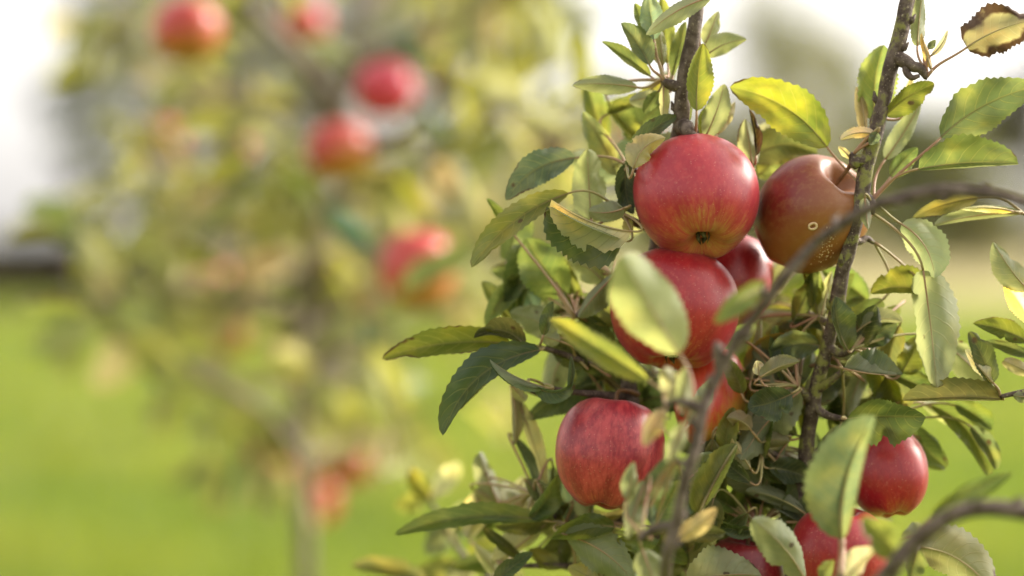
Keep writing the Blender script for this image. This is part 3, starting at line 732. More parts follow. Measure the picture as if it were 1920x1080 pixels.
L(1360, 846, 1376, 764, 48, 'l', 'T', .9, .7, bend=4, z=1.5, node='b11', tint=.9)
L(1284, 770, 1286, 690, 40, 'l', 'U', .6, .8, z=-12.0, node='c4')
L(1204, 942, 1268, 852, 54, 'm', 'T', .55, .92, bend=4, z=-9, node='c2', tint=1.0)
L(1176, 938, 1190, 866, 44, 'l', 'U', .9, .5, z=-9.6, node='c3', tint=1.2)
L(1212, 900, 1176, 1012, 52, 's', 'U', .8, .8, bend=-4, z=-9.4, node='c3', br=.4, tint=.9)
L(1226, 938, 1264, 872, 20, 'w', 'U', z=-9, node='c2')
L(1222, 986, 1220, 938, 20, 'b', 'T', z=-8, node='c3')
L(1232, 984, 1276, 900, 60, 'g', 'T', .9, .9, z=-6, node='c2', tint=1.1)
L(1308, 962, 1382, 832, 76, 'g', 'T', .9, .25, bend=5, z=-4, node='c6', tint=1.1)
L(1312, 962, 1384, 830, 30, 'p', 'U', .1, .6, bend=3, z=-4.5, node='c6')
L(1268, 1012, 1344, 952, 44, 't', 'U', .8, .9, bend=-4, z=-9, node='c6', tint=1.1)
L(1290, 1000, 1360, 1000, 40, 'o', 'T', z=-5, node='c6', tint=.7)
L(1204, 1030, 1230, 1100, 60, 's', 'U', z=-9, node='c3', tint=.9)
L(1300, 890, 1340, 850, 40, 'l', 'T', z=-3, node='c2')
# right side of branch B, top
L(1720, 86, 1731, -24, 38, 'm', 'U', .8, .8, z=0, node='b1', br=.3)
L(1746, 130, 1728, 62, 26, 't', 'U', .6, .6, z=-.9, node='b1', br=.35, curl=1.0)
L(1746, 104, 1777, 56, 14, 'w', 'U', .8, .8, bend=-5, z=-.6, node='b1')
L(1740, 92, 1754, 74, 14, 'd', 'T', z=0, node='b1')
L(1813, 89, 1944, 36, 112, 't', 'U', .9, .85, bend=8, z=-.6, zt=-1.2, node='b1', br=.96, wave=.35, tint=.7, rag=.30, crum=1.1)
L(1640, 226, 1658, 84, 84, 'l', 'T', .9, .8, bend=8, z=2.0, node='b2', br=.12, tint=1.25)
L(1622, 262, 1606, 162, 40, 't', 'U', .5, .6, bend=-3, z=1.6, node='b2', tint=.9)
L(1660, 216, 1752, 157, 56, 'y', 'T', .6, .9, bend=6, z=.3, node='b2', br=.36, tint=.8)
L(1660, 298, 1729, 188, 48, 'm', 'U', .9, .75, bend=-3, z=2.0, node='b4', tint=1.1)
L(1700, 200, 1712, 140, 20, 'w', 'U', z=2.5, node='b2')
L(1764, 258, 1950, 160, 96, 'g', 'T', .93, .85, bend=15, z=-.8, zt=-.6, node='b14', br=.15, tint=1.05)
L(1722, 317, 1909, 307, 100, 'l', 'T', .95, .16, bend=6, z=-1.0, zt=-1.4, node='b14', br=.2, tint=.85)
L(1670, 331, 1721, 277, 42, 'g', 'T', .85, .9, bend=3, z=.3, node='b14', tint=1.15)
L(1640, 252, 1576, 262, 36, 'w', 'U', .5, .8, bend=-8, z=-.6, node='b3', br=.42, wave=.4)
L(1646, 248, 1630, 272, 26, 's', 'T', .7, .7, z=-.8, node='b3')
L(1596, 298, 1572, 274, 14, 'w', 'U', z=0, node='b3')
L(1834, 370, 1711, 408, 44, 'o', 'T', .9, .7, bend=-6, z=.6, node='e4', br=.3, tint=1.1)
L(1914, 400, 1752, 422, 46, 'g', 'U', .3, .9, bend=-7, z=.2, node='e4', tint=1.0)
L(1900, 396, 1800, 392, 26, 'w', 'U', .8, .3, bend=-4, z=0, node='e4')
L(1622, 372, 1628, 430, 30, 's', 'U', .7, .8, z=-1.2, node='b14')
# right hanging pair
L(1690, 420, 1752, 521, 84, 's', 'U', .95, .45, bend=16, z=-.5, zt=-.9, node='b14', br=.1, tint=1.35)
L(1731, 507, 1757, 727, 126, 's', 'U', .98, .28, bend=4, z=-.6, zt=-1.2, node='b4', br=.16, tint=1.2, serr=.06)
L(1738, 552, 1632, 550, 80, 'y', 'T', .25, .9, bend=-13, z=2.0, node='b5', tint=.8, br=.2)
L(1690, 700, 1728, 632, 60, 'y', 'T', .9, .9, z=3, node='b7', tint=.75)
L(1880, 749, 1692, 750, 84, 'o', 'T', .06, .9, bend=-6, z=.2, zt=.8, node='e1', tint=.95)
L(1858, 720, 1816, 622, 46, 'd', 'T', .7, .9, bend=-4, z=-.2, node='e1', tint=1.1)
L(1862, 718, 1810, 655, 40, 'w', 'U', .3, .9, bend=2, z=-.5, node='e1')  # whitish gloss on the dark leaf, put into the colour of a pale blade
L(1928, 640, 1824, 606, 52, 'y', 'T', .7, .9, bend=-6, z=1.0, node='e2', br=.36, tint=.65)
L(1932, 668, 1846, 640, 34, 'd', 'T', .7, .7, bend=-4, z=1.4, node='e2')
L(1934, 700, 1882, 676, 38, 't', 'U', .7, .7, z=.6, node='e2')
L(1932, 745, 1900, 742, 24, 's', 'U', z=-.4, node='e1')
L(1930, 546, 1862, 453, 70, 's', 'U', .8, .6, bend=7, z=-.6, node='e3')
L(1936, 612, 1879, 528, 52, 'w', 'T', .8, .9, bend=-6, z=.4, node='e3', tint=1.2)
L(1745, 760, 1852, 896, 74, 'y', 'T', .9, .6, bend=26, z=5, node='b12', tint=.72)
L(1790, 760, 1860, 806, 48, 'g', 'T', .9, .6, bend=6, z=4.5, node='b12', tint=.9)
L(1820, 800, 1868, 880, 40, 'd', 'T', .9, .6, bend=6, z=4.8, node='b12', tint=1.2)
# under the brown apple
L(1534, 592, 1503, 502, 30, 'y', 'T', .8, .8, bend=-4, z=3.4, node='b6', tint=.7)
L(1536, 590, 1535, 506, 34, 'l', 'T', .9, .6, z=3.6, node='b6')
L(1540, 592, 1560, 508, 30, 'p', 'U', .8, .6, z=3.0, node='b6')
L(1545, 590, 1602, 512, 40, 'g', 'T', .8, .6, z=4, node='b6')
L(1590, 657, 1567, 556, 62, 'd', 'T', .35, .9, bend=8, z=.3, node='b7', tint=1.0)
L(1604, 652, 1642, 572, 62, 'd', 'T', .85, .85, z=1.5, node='b7', tint=.7)
L(1602, 626, 1692, 604, 52, 'o', 'U', .9, .4, bend=16, z=1.6, node='b7', tint=.7)
L(1616, 650, 1682, 606, 50, 'd', 'T', .7, .9, bend=3, z=2, node='b7', tint=.8)
L(1582, 691, 1694, 703, 96, 'd', 'U', (.97, .30), (-.86, -.99), bend=-4, z=-.4, zt=-.8, node='b8', br=.15, tint=1.5, serr=.09)
L(1588, 785, 1736, 782, 104, 'g', 'T', .80, .92, bend=2, z=-.4, zt=-1.2, node='b9', br=.12, tint=.85, serr=.08)
L(1578, 1010, 1642, 780, 146, 'm', 'T', .96, .16, bend=18, z=-9.5, zt=-11, node='d1', br=.06, tint=1.25, rib=2.6, rag=.03, crum=.3)
L(1484, 738, 1402, 764, 72, 'd', 'T', .9, .9, bend=4, z=-.2, node='b10', tint=.9)
L(1425, 708, 1499, 678, 44, 'o', 'U', .9, .4, bend=5, z=-.8, node='b10', tint=.8)
L(1424, 704, 1420, 676, 22, 'w', 'U', z=-.6, node='b10')
L(1396, 690, 1484, 628, 60, 'o', 'T', .9, .8, bend=4, z=3.2, node='b10', tint=1.0)
L(1500, 733, 1388, 862, 90, 'm', 'U', .9, .85, bend=-6, z=1.0, zt=.4, node='b10', tint=.95)
L(1408, 806, 1362, 784, 48, 't', 'U', .8, .9, bend=-7, z=.6, node='b11', tint=.9)
L(1440, 840, 1352, 850, 60, 'd', 'T', z=3, node='b11')
L(1440, 878, 1524, 902, 54, 'd', 'T', .9, .9, bend=6, z=2.0, node='b11', tint=.8)
L(1508, 962, 1398, 920, 36, 'm', 'U', .8, .8, bend=-8, z=1.8, node='b13', tint=.8)
L(1420, 834, 1480, 828, 44, 't', 'U', .8, .8, bend=6, z=1.6, node='b11', tint=.7)
L(1408, 880, 1372, 822, 40, 'p', 'U', .8, .5, z=.8, node='b11')
L(1510, 1088, 1410, 974, 74, 'm', 'U', .93, .90, bend=-10, z=-5.8, zt=-7.5, node='d3', tint=1.6)
L(1288, 1092, 1428, 1080, 100, 's', 'U', .93, .4, bend=8, z=-1.2, zt=-1.2, node='d4', br=.22, tint=1.35)
L(1580, 1098, 1644, 1028, 54, 'w', 'U', .92, .8, bend=6, z=-10, node='d1', tint=1.1)
L(1682, 1042, 1618, 966, 66, 'l', 'T', .9, .9, bend=-3, z=-14, zt=-15, node='d5', tint=1.0)
L(1536, 1092, 1564, 1050, 34, 'l', 'T', .9, .6, z=-8, node='d1')
L(1724, 1026, 1860, 1108, 116, 'o', 'U', .93, .8, bend=18, z=-4, node='d2', br=.28)
L(1722, 1030, 1706, 1092, 46, 'l', 'T', z=-6, node='d2')
L(1744, 972, 1898, 886, 54, 'g', 'T', .8, .8, bend=8, z=-11, node='d2', br=.2, tint=.9)
L(1690, 1010, 1760, 985, 40, 'o', 'U', z=-6, node='d2', tint=.8)
# scattered leaves deeper in the crown, most of them half hidden
def fill(x0, y0, x1, y1, n, zr, cols, nodes, wr=(40, 70), lr=(80, 140)):
    for i in range(n):
        nd = NODES[rng.choice(nodes)]
        bx, by = rng.uniform(x0, x1), rng.uniform(y0, y1)
        a = rng.uniform(0, 6.283); l = rng.uniform(*lr); z = rng.uniform(*zr)
        best = min(nodes, key=lambda k: math.hypot(NODES[k][0] - bx, NODES[k][1] - by))
        leaf(bx, by, bx + math.cos(a) * l, by + math.sin(a) * l, rng.uniform(*wr), rng.choice(cols), rng.choice('TTU'),
             rng.uniform(.3, .95), rng.uniform(.3, .95), rng.uniform(-14, 14), z, z + rng.uniform(-2, 2), node=best, br=rng.uniform(.05, .4), tint=rng.uniform(.7, 1.2), stuff=z > 7.0 or best in ('e5', 'e6', 'e7', 'e8'))
BIG = dict(wr=(55, 88), lr=(90, 160))
fill(1400, 550, 1560, 700, 22, (5, 14), 'llyygo', ['b6', 'b10', 'b7'], **BIG)
fill(1380, 760, 1560, 970, 26, (3.5, 9), 'dgdogm', ['b11', 'b13', 'b10'], **BIG)
fill(1420, 640, 1580, 800, 10, (2.6, 5), 'gomd', ['b10', 'b7', 'b8'], (36, 60), (70, 120))
fill(1030, 540, 1180, 740, 18, (5, 10), 'gdolms', ['a5', 'a6', 'a13'], **BIG)
fill(1180, 680, 1300, 820, 10, (6, 10), 'dgdo', ['a13', 'a8'], **BIG)
fill(1240, 850, 1430, 1080, 18, (2, 9), 'goldm', ['b13', 'b11', 'a16'], **BIG)
fill(1600, 560, 1760, 740, 14, (3, 9), 'lygol', ['b7', 'b8', 'b5'], **BIG)
fill(950, 930, 1220, 1080, 18, (4, 12), 'glsomp', ['a16', 'a11', 'a10'], **BIG)
fill(1080, 180, 1240, 340, 10, (6, 13), 'lyos', ['a1', 'a3'], **BIG)
fill(940, 380, 1120, 540, 8, (6, 11), 'lsog', ['a4', 'a6', 'a5'], **BIG)
fill(880, 900, 1000, 1070, 9, (8, 16), 'lposg', ['a9', 'a10', 'a11'], **BIG)
fill(1390, 560, 1600, 780, 16, (1.5, 5), 'gomsl', ['b10', 'b7', 'b8', 'b6'], (40, 66), (70, 125))
fill(1330, 800, 1520, 1000, 12, (.5, 4), 'gomds', ['b11', 'b13'], (40, 66), (70, 125))
fill(1100, 940, 1260, 1080, 8, (0, 5), 'gmsl', ['a16', 'a10'], (44, 70), (80, 125))
L(812, 930, 862, 868, 40, 'p', 'U', z=25, node='a17')
L(806, 932, 770, 880, 44, 'y', 'T', z=26, node='a17')
L(840, 985, 800, 1040, 50, 'b', 'T', z=24, node='a19', tint=1.2)
L(860, 1010, 890, 930, 44, 'b', 'T', z=23, node='a19', tint=1.3)
L(846, 1000, 872, 940, 40, 'p', 'U', z=23, node='a19')
L(880, 1048, 940, 1000, 46, 'y', 'T', z=20, node='a18')
L(872, 1055, 770, 1075, 50, 'o', 'T', z=22, node='a18')
L(800, 1090, 660, 1060, 50, 'o', 'T', .4, .9, bend=-10, z=20, node='a18')
L(882, 1055, 850, 1110, 50, 'p', 'U', z=21, node='a18')
L(806, 930, 740, 950, 46, 'l', 'T', z=27, node='a17')
for k, (x, y, z) in {'e5': (2170, 860, .8), 'e6': (2085, 640, 1), 'e7': (2130, 720, 1), 'e8': (2078, 440, 1)}.items(): NODES[k] = (x, y, z, 'E')
fill(2040, 560, 2160, 900, 14, (-3, 5), 'glomyd', ['e5', 'e6', 'e7'], (44, 66), (80, 130))
fill(2020, 380, 2120, 480, 6, (-3, 5), 'glom', ['e8'], (44, 66), (80, 130))
fill(1680, 740, 1800, 830, 4, (4, 8), 'gyl', ['b12'], **BIG)

tint_attr_o = mesh('foliage', REST[0], REST[1], [M_LEAF, M_PET], tree, TB, REST[3], REST[2])
tint_attr(tint_attr_o, REST[4]); tint_attr_o['kind'] = 'stuff'
# ------------------------------------------------------------------ apples
def apple_body(V, F, Rr, H, seed, nu=48, nv=34, top_c=0.24, bot_c=0.15, lob=0.012):
    r = random.Random(seed); ph = r.random() * 6.28; p2 = r.random() * 6.28; l1 = r.uniform(.01, .025)
    base = len(V)
    def pt(fi, th):
        sn = math.sin(fi); cs = math.cos(fi)
        rr = Rr * (abs(sn) ** 0.86) * (1 + 0.05 * cs - 0.03 * cs * cs)
        z = H * 0.5 * (abs(cs) ** 0.92) * (1 if cs >= 0 else -1)
        q = rr / Rr
        z -= top_c * H * math.exp(-(q / 0.30) ** 2) if cs > 0 else 0
        z += bot_c * H * math.exp(-(q / 0.24) ** 2) if cs < 0 else 0
        lo = lob * math.cos(5 * th + ph) * (0.5 - 0.5 * cs) + l1 * math.cos(2 * th + p2) + 0.01 * math.cos(3 * th)
        rr *= 1 + lo
        z += H * 0.014 * math.cos(5 * th + ph) * (1 if cs < 0 else 0.4) * math.exp(-((q - 0.45) / 0.22) ** 2) * (-1 if cs < 0 else 1)
        return Vector((rr * math.cos(th), rr * math.sin(th), z))
    V.append(pt(0.0001, 0))
    for j in range(1, nv):
        fi = math.pi * j / nv
        for k in range(nu): V.append(pt(fi, 2 * math.pi * k / nu))
    V.append(pt(math.pi - 0.0001, 0)); last = len(V) - 1
    for k in range(nu):
        F.append((base, base + 1 + k, base + 1 + (k + 1) % nu))
        F.append((last, last - nu + (k + 1) % nu, last - nu + k))
    for j in range(nv - 2):
        for k in range(nu):
            a = base + 1 + j * nu; k2 = (k + 1) % nu
            F.append((a + k, a + nu + k, a + nu + k2, a + k2))
def apple(px, py, w, h, m, label, axis=(0, 0, 1), z=0.0, d=None, seed=0, stem_to=None, group=None, near=True, cat='apple', spin=0.0, top_c=.24):
    """axis: the stem direction in image terms (right, up, towards viewer)"""
    dd = FOC + z / 100 if d is None else d
    c = P(px, py, d=dd)
    ax = (RT * axis[0] + UP * axis[1] - FW * axis[2]).normalized()
    q = ax.to_track_quat('Z', 'Y').to_matrix() @ Matrix.Rotation(spin, 3, 'Z')
    mpp = dd / FPX; Rr = w * mpp / 2; H = h * mpp
    root = empty('apple', c); props(root, label, cat, group)
    def part(name, V, F, mats, rot=True):
        me = bpy.data.meshes.new(name)
        me.from_pydata([tuple(v) for v in V], [], F)
        for mm in mats: me.materials.append(mm)
        me.polygons.foreach_set('use_smooth', [True] * len(me.polygons)); me.update()
        o = bpy.data.objects.new(name, me); col.objects.link(o); o.parent = root
        if rot: o.rotation_euler = q.to_euler()
        return o
    V, F = [], []
    apple_body(V, F, Rr, H, seed, *((56, 40) if near else (28, 20)), top_c=top_c)
    part('body', V, F, [m])
    # stem from the cavity
    s0 = q @ Vector((0, 0, H * 0.25)); s1 = q @ Vector((0, 0, H * 0.52))
    e = (P(*stem_to) - c) if stem_to else s1 + Vector((0.004, 0.002, 0.012))
    V, F = [], []
    pts = catmull([s0, s1, s1.lerp(e, .5) + Vector((0, 0, .002)), e], 4)
    tube(V, F, pts, [0.0013 + 0.0007 * (i / (len(pts) - 1)) ** 3 for i in range(len(pts))], 8)
    part('stem', V, F, [M_STEM], False)
    # dried calyx in the basin
    V, F = [], []
    zb = -H * 0.5 + H * 0.15
    b0 = len(V); V.append(Vector((0, 0, zb + 0.001)))
    for k in range(10): V.append(Vector((math.cos(k * .628) * Rr * .10, math.sin(k * .628) * Rr * .10, zb - 0.0007)))
    for k in range(10): F.append((0, 1 + (k + 1) % 10, 1 + k))
    rr = random.Random(seed + 5)
    for k in range(5):
        a = k * 1.2566 + rr.uniform(-.2, .2); i0 = len(V); l = Rr * rr.uniform(.15, .24)
        dr = Vector((math.cos(a), math.sin(a), 0)); sd_ = Vector((-math.sin(a), math.cos(a), 0))
        p0 = dr * Rr * .10 + Vector((0, 0, zb)); p1 = dr * Rr * .09 + Vector((0, 0, zb - l * .55)); p2 = dr * Rr * (.02 + .08 * rr.random()) + sd_ * Rr * rr.uniform(-.08, .08) + Vector((0, 0, zb - l))
        ww = Rr * .055
        V += [p0 - sd_ * ww, p0 + sd_ * ww, p1 + sd_ * ww * .8, p1 - sd_ * ww * .8, p2, p0 + dr * .0005, p1 + dr * .0009]
        F += [(i0, i0 + 1, i0 + 2, i0 + 3), (i0 + 3, i0 + 2, i0 + 4), (i0, i0 + 3, i0 + 6, i0 + 5), (i0 + 5, i0 + 6, i0 + 2, i0 + 1), (i0 + 6, i0 + 3, i0 + 4), (i0 + 6, i0 + 4, i0 + 2)]
    part('calyx', V, F, [M_CALYX])
    return root, q, Rr, H, c
AR = apple_mat('apple_skin_bright', yellow=.24, side=(0, 0, -1))
AR2 = apple_mat('apple_skin_deep_red', red=(0.235, 0.004, 0.010), red2=(0.34, 0.016, 0.016), yellow=.14, stripe=.45)
AR3 = apple_mat('apple_skin_striped', red=(0.20, 0.004, 0.016), red2=(0.38, 0.036, 0.042), yellow=.02, stripe=.75)
ARD = apple_mat('apple_skin_crimson', red=(0.14, 0.004, 0.010), red2=(0.21, 0.009, 0.014), yellow=.10, stripe=.3)
AO = apple_mat('apple_skin_orange', red=(0.50, 0.035, 0.02), red2=(0.58, 0.09, 0.03), ground=(0.42, 0.24, 0.03), yellow=.60, side=(-.5, -.3, -.6))
AB = apple_mat('apple_skin_background', red=(0.40, 0.022, 0.028), red2=(0.48, 0.07, 0.04), ground=(0.40, 0.17, 0.025), yellow=.60, side=(-.3, -.2, -1))
APK = apple_mat('apple_skin_pink', red=(0.46, 0.02, 0.055), red2=(0.55, 0.06, 0.08), yellow=.12)
def rotten_mat():
    m, ns, ls = mat('apple_skin_rotten')
    out = N(ns, 'ShaderNodeOutputMaterial'); pb = N(ns, 'ShaderNodeBsdfPrincipled')
    tc = N(ns, 'ShaderNodeTexCoord'); geo = N(ns, 'ShaderNodeNewGeometry')
    f1, _ = noise_tex(ns, ls, tc.outputs['Object'], 30, 4); f2, _ = noise_tex(ns, ls, tc.outputs['Object'], 260, 4, .6)
    rel = N(ns, 'ShaderNodeVectorMath', operation='SUBTRACT'); ls.new(geo.outputs['Position'], rel.inputs[0]); rel.inputs[1].default_value = P(1455, 345, 0.5)
    le = N(ns, 'ShaderNodeVectorMath', operation='LENGTH'); ls.new(rel.outputs[0], le.inputs[0])
    dist = math_node(ns, ls, 'ADD', le.outputs['Value'], math_node(ns, ls, 'MULTIPLY', f1, 0.02))
    c = mixc(ns, ls, smooth(ns, ls, dist, 0.018, 0.052), (0.155, 0.013, 0.011), (0.215, 0.075, 0.018))
    c = mixc(ns, ls, math_node(ns, ls, 'MULTIPLY', smooth(ns, ls, f2, .45, .7), .4), c, (0.25, 0.11, 0.04))
    c = mixc(ns, ls, math_node(ns, ls, 'MULTIPLY', smooth(ns, ls, f1, .5, .7), .5), c, (0.10, 0.032, 0.010))
    ls.new(c, pb.inputs['Base Color']); pb.inputs['Roughness'].default_value = 0.42
    bp = N(ns, 'ShaderNodeBump'); bp.inputs['Strength'].default_value = .35; bp.inputs['Distance'].default_value = .0012
    ls.new(math_node(ns, ls, 'ADD', f1, math_node(ns, ls, 'MULTIPLY', f2, .3)), bp.inputs['Height']); ls.new(bp.outputs[0], pb.inputs['Normal'])
    ls.new(pb.outputs[0], out.inputs[0])
    return m
NG = None
apple(1306, 371, 238, 226, AR, 'glossy red apple with yellow green base, uppermost beside the brown rotting apple', (-.08, .80, -.55), 0.6, seed=1, stem_to=(1285, 245, 1.0), spin=.4)
apple(1264, 580, 244, 226, AR2, 'deep red speckled apple partly covered by a broad pale leaf in front', (.06, .90, -.30), 1.4, seed=2, stem_to=(1225, 470, 4.5), spin=1.1)
apple(1368, 524, 166, 180, AR2, 'red apple wedged behind the upper red apple and the brown rotting apple', (.1, .9, -.2), 6.5, seed=3, stem_to=(1330, 400, 6))
rot = apple(1522, 403, 208, 226, rotten_mat(), 'brown rotting apple with pale mould pustules against the lichened branch', (.44, .62, .50), 2.6, seed=4, top_c=.20, stem_to=(1604, 308, -.2))
apple(1144, 850, 208, 218, AR3, 'crimson apple with pale vertical stripes hanging below the drooping dark leaves', (.12, .93, -.16), 1.6, seed=5, stem_to=(1196, 740, 4.4), spin=.8)
apple(1332, 744, 136, 196, AO, 'orange and yellow apple half hidden behind the thin arching twig', (.05, .9, -.2), 4.5, seed=6, stem_to=(1300, 600, 6.5))
apple(1664, 888, 150, 170, AR2, 'red apple below a serrated green leaf with a small dark spot', (-.1, .9, -.22), 3.2, seed=7, stem_to=(1640, 800, 3))
apple(1572, 1046, 186, 200, AR2, 'rosy red apple behind the tall foreground leaf with a pale midrib', (.0, .95, .1), .6, seed=8, stem_to=(1530, 950, 3))
apple(1394, 1092, 152, 180, ARD, 'dark crimson apple above the pale torn leaf', (.1, .95, .1), 2.6, seed=9, stem_to=(1420, 990, 3.4))
# mould pustules and the pale ring scar on the rotting apple
root, q, Rr, H, c0 = rot
M_PUST = simple_mat('mould_pustule', (0.45, 0.30, 0.16), (0.62, 0.47, 0.30), 900, .9)
from mathutils.bvhtree import BVHTree
bo = [c for c in root.children if c.name.startswith('body')][0]
bvh = BVHTree.FromPolygons([q @ v.co + c0 for v in bo.data.vertices], [tuple(p.vertices) for p in bo.data.polygons])
def on_apple(px, py):
    return bvh.ray_cast(CAMP, (P(px, py, 0) - CAMP).normalized())[0]
def ico(V, F, p, r):
    i0 = len(V)
    for dx, dy, dz in ((1, 0, 0), (-1, 0, 0), (0, 1, 0), (0, -1, 0), (0, 0, 1), (0, 0, -1)): V.append(p + Vector((dx, dy, dz)) * r)
    for a, b, c in ((0, 2, 4), (2, 1, 4), (1, 3, 4), (3, 0, 4), (2, 0, 5), (1, 2, 5), (3, 1, 5), (0, 3, 5)): F.append((i0 + a, i0 + b, i0 + c))
V, F = [], []
for i in range(130):
    t = rng.random(); px = 1562 - 22 * t + rng.gauss(0, 8); py = 430 + 68 * t + rng.gauss(0, 6)
    p = on_apple(px, py)
    if p: ico(V, F, p - (p - c0).normalized() * .0003, rng.uniform(.0003, .0009))
mesh('mould', V, F, [M_PUST], root, c0)['kind'] = 'stuff'
V, F = [], []
ctr = on_apple(1524, 424); nr = (ctr - c0).normalized(); t1 = nr.cross(Vector((0, 0, 1))).normalized(); t2 = nr.cross(t1)
ring = [ctr + (t1 * math.cos(k * .5236) + t2 * math.sin(k * .5236)) * 0.0021 * (1 + .16 * math.sin(k * 1.0472 + 1)) + nr * .0003 for k in range(13)]
tube(V, F, ring, 0.00075, 6, cap=False)
mesh('ring_scar', V, F, [M_PUST], root, c0)
V, F = [], []
ico(V, F, ctr - nr * .0004, .0008); mesh('scar_core', V, F, [M_CALYX], root, c0)

# ------------------------------------------------------------------ second apple tree, out of focus behind
bgr = random.Random(77)
TD = 2.75
tb2 = Vector((P(566, 540, d=TD).x, TD, 0))
tree2 = empty('apple_tree', tb2)
props(tree2, 'blurred slim apple tree with yellowing leaves standing on the open grass', 'tree')
def PD(p): return P(p[0], p[1], d=p[2])
V, F = [], []
tp = catmull([tb2 + Vector((0, 0, -.05)), tb2 + Vector((.004, 0, .35)), PD((572, 1080, TD)), PD((562, 800, TD)), PD((572, 560, TD)), PD((610, 330, TD)), PD((660, 130, TD)), PD((690, -120, TD)), PD((700, -420, TD))], 8)
tube(V, F, tp, [0.0115 - 0.0075 * i / (len(tp) - 1) + .01 * math.exp(-i / 3) for i in range(len(tp))], 12, .12)
M_BARK2 = simple_mat('pale_bark', (0.085, 0.065, 0.048), (0.18, 0.14, 0.11), 30, .8, .001)
mesh('trunk', V, F, [M_BARK2], tree2, tb2)
# limb: control points (px, py, depth m), start radius mm
LIMBS = [
    ([(568, 870, 2.75), (500, 775, 2.62), (380, 705, 2.5), (290, 640, 2.45)], 8, 12),
    ([(572, 600, 2.75), (420, 560, 2.72), (270, 540, 2.7), (190, 440, 2.66)], 9, 24),
    ([(590, 430, 2.75), (470, 430, 2.85), (340, 400, 2.95), (250, 330, 3.0)], 9, 30),
    ([(640, 210, 2.75), (560, 110, 2.5), (480, 30, 2.35), (400, -70, 2.28)], 13, 26),
    ([(640, 220, 2.75), (500, 200, 2.85), (360, 130, 2.95), (240, 20, 3.0)], 9, 36),
    ([(600, 380, 2.75), (760, 330, 2.7), (930, 210, 2.6), (1090, 235, 2.55)], 10, 36),
    ([(580, 520, 2.75), (680, 480, 2.8), (820, 420, 2.85), (900, 330, 2.9)], 9, 30),
    ([(566, 720, 2.75), (660, 650, 2.8), (780, 600, 2.85), (880, 520, 2.9)], 8, 14),
    ([(660, 130, 2.75), (780, 60, 2.7), (900, 10, 2.65), (1040, -60, 2.6)], 9, 38),
    ([(675, 20, 2.75), (800, -60, 2.9), (960, 90, 3.0), (1080, 110, 3.05)], 8, 36),
    ([(690, -120, 2.75), (620, -160, 2.6), (520, -120, 2.5), (420, -170, 2.4)], 8, 18),
    ([(620, 280, 2.75), (720, 270, 2.55), (800, 200, 2.4), (840, 100, 2.32)], 8, 24),
    ([(568, 860, 2.75), (640, 840, 2.85), (740, 830, 2.95), (800, 780, 3.0)], 6, 14),
    ([(568, 720, 2.75), (620, 700, 2.6), (690, 720, 2.5), (740, 700, 2.45)], 5, 10),
    ([(580, 500, 2.75), (520, 560, 2.95), (440, 620, 3.1), (360, 640, 3.2)], 8, 22),
    ([(585, 480, 2.75), (740, 440, 2.95), (880, 470, 3.1), (1010, 400, 3.2)], 8, 30),
    ([(570, 620, 2.75), (700, 560, 2.95), (860, 560, 3.1), (990, 520, 3.2)], 8, 22),
    ([(566, 760, 2.75), (500, 700, 2.9), (430, 720, 3.0), (380, 780, 3.05)], 6, 18),
    ([(566, 800, 2.75), (520, 840, 2.85), (470, 880, 2.9), (440, 930, 2.95)], 5, 14),
    ([(640, 230, 2.75), (780, 260, 3.0), (920, 280, 3.15), (1040, 300, 3.25)], 8, 26),
    ([(600, 400, 2.75), (520, 330, 2.6), (440, 300, 2.5), (330, 280, 2.45)], 8, 26),
]
# a few leaf shapes shared by all copies
bmeshes = []
for k in range(7):
    r = random.Random(200 + k); n = 8
    C = [Vector((0, (i / n), -0.18 * (i / n) ** 2 * r.uniform(.2, 1.4))) for i in range(n + 1)]
    Lf = [Vector((-1, 0, 0))] * (n + 1); Aw = [Vector((0, 0, -1))] * (n + 1)
    v, f, uv = [], [], []
    pl = r.uniform(.6, .95)
    blade(v, f, uv, C, Lf, Aw, .27 * r.uniform(.9, 1.15), (pl, pl), (pl, pl), True, n=n, k=2, serr=.02, wave=.05, r=r)
    nb = len(f)
    tube(v, f, [Vector((0, 0, 0)), Vector((0, -.15, .02)), Vector((0, -.32, .0))], [.013, .014, .018], 4)
    uv += [(.5, .5)] * (len(v) - len(uv))
    o = mesh('leaf', v, f, [M_LEAF_FAR, M_PET], None, None, [0] * nb + [1] * (len(f) - nb), uv)
    bmeshes.append(o.data); bpy.data.objects.remove(o)
BCOL = [((.17, .18, .045), 4), ((.12, .145, .045), 4), ((.15, .14, .08), 5), ((.24, .19, .12), 5), ((.29, .20, .15), 4), ((.075, .11, .09), 1), ((.22, .22, .16), 4)]
BPAL = [c for c, k in BCOL for _ in range(k)]
cand = []
limb_objs = []
for pts, r0, nl in LIMBS:
    V, F = [], []
    q = catmull([PD(p) for p in pts], 8); n = len(q)
    tube(V, F, q, [r0 * .001 * (1 - .75 * i / (n - 1)) for i in range(n)], 8, .1)
    org = q[0]; shoots = []
    for s in range(max(3, nl // 4)):
        i = bgr.randint(n // 5, n - 1); p0 = q[i]
        dr = Vector((bgr.uniform(-1, 1), bgr.uniform(-.9, .9), bgr.uniform(-.7, .8))).normalized() * bgr.uniform(.05, .13)
        sp = [p0, p0 + dr * .5 + Vector((0, 0, .008)), p0 + dr]
        tube(V, F, sp, [.0024, .0019, .0012], 5)
        shoots.append(sp)
    lo = mesh('branch', V, F, [M_BARK2], tree2, org); limb_objs.append(lo)
    for s in range(int(nl * 1.15)):
        sp = bgr.choice(shoots); t = bgr.uniform(.25, 1.0)
        base = sp[0].lerp(sp[2], t)
        cand.append((base, lo))
bgr.shuffle(cand)
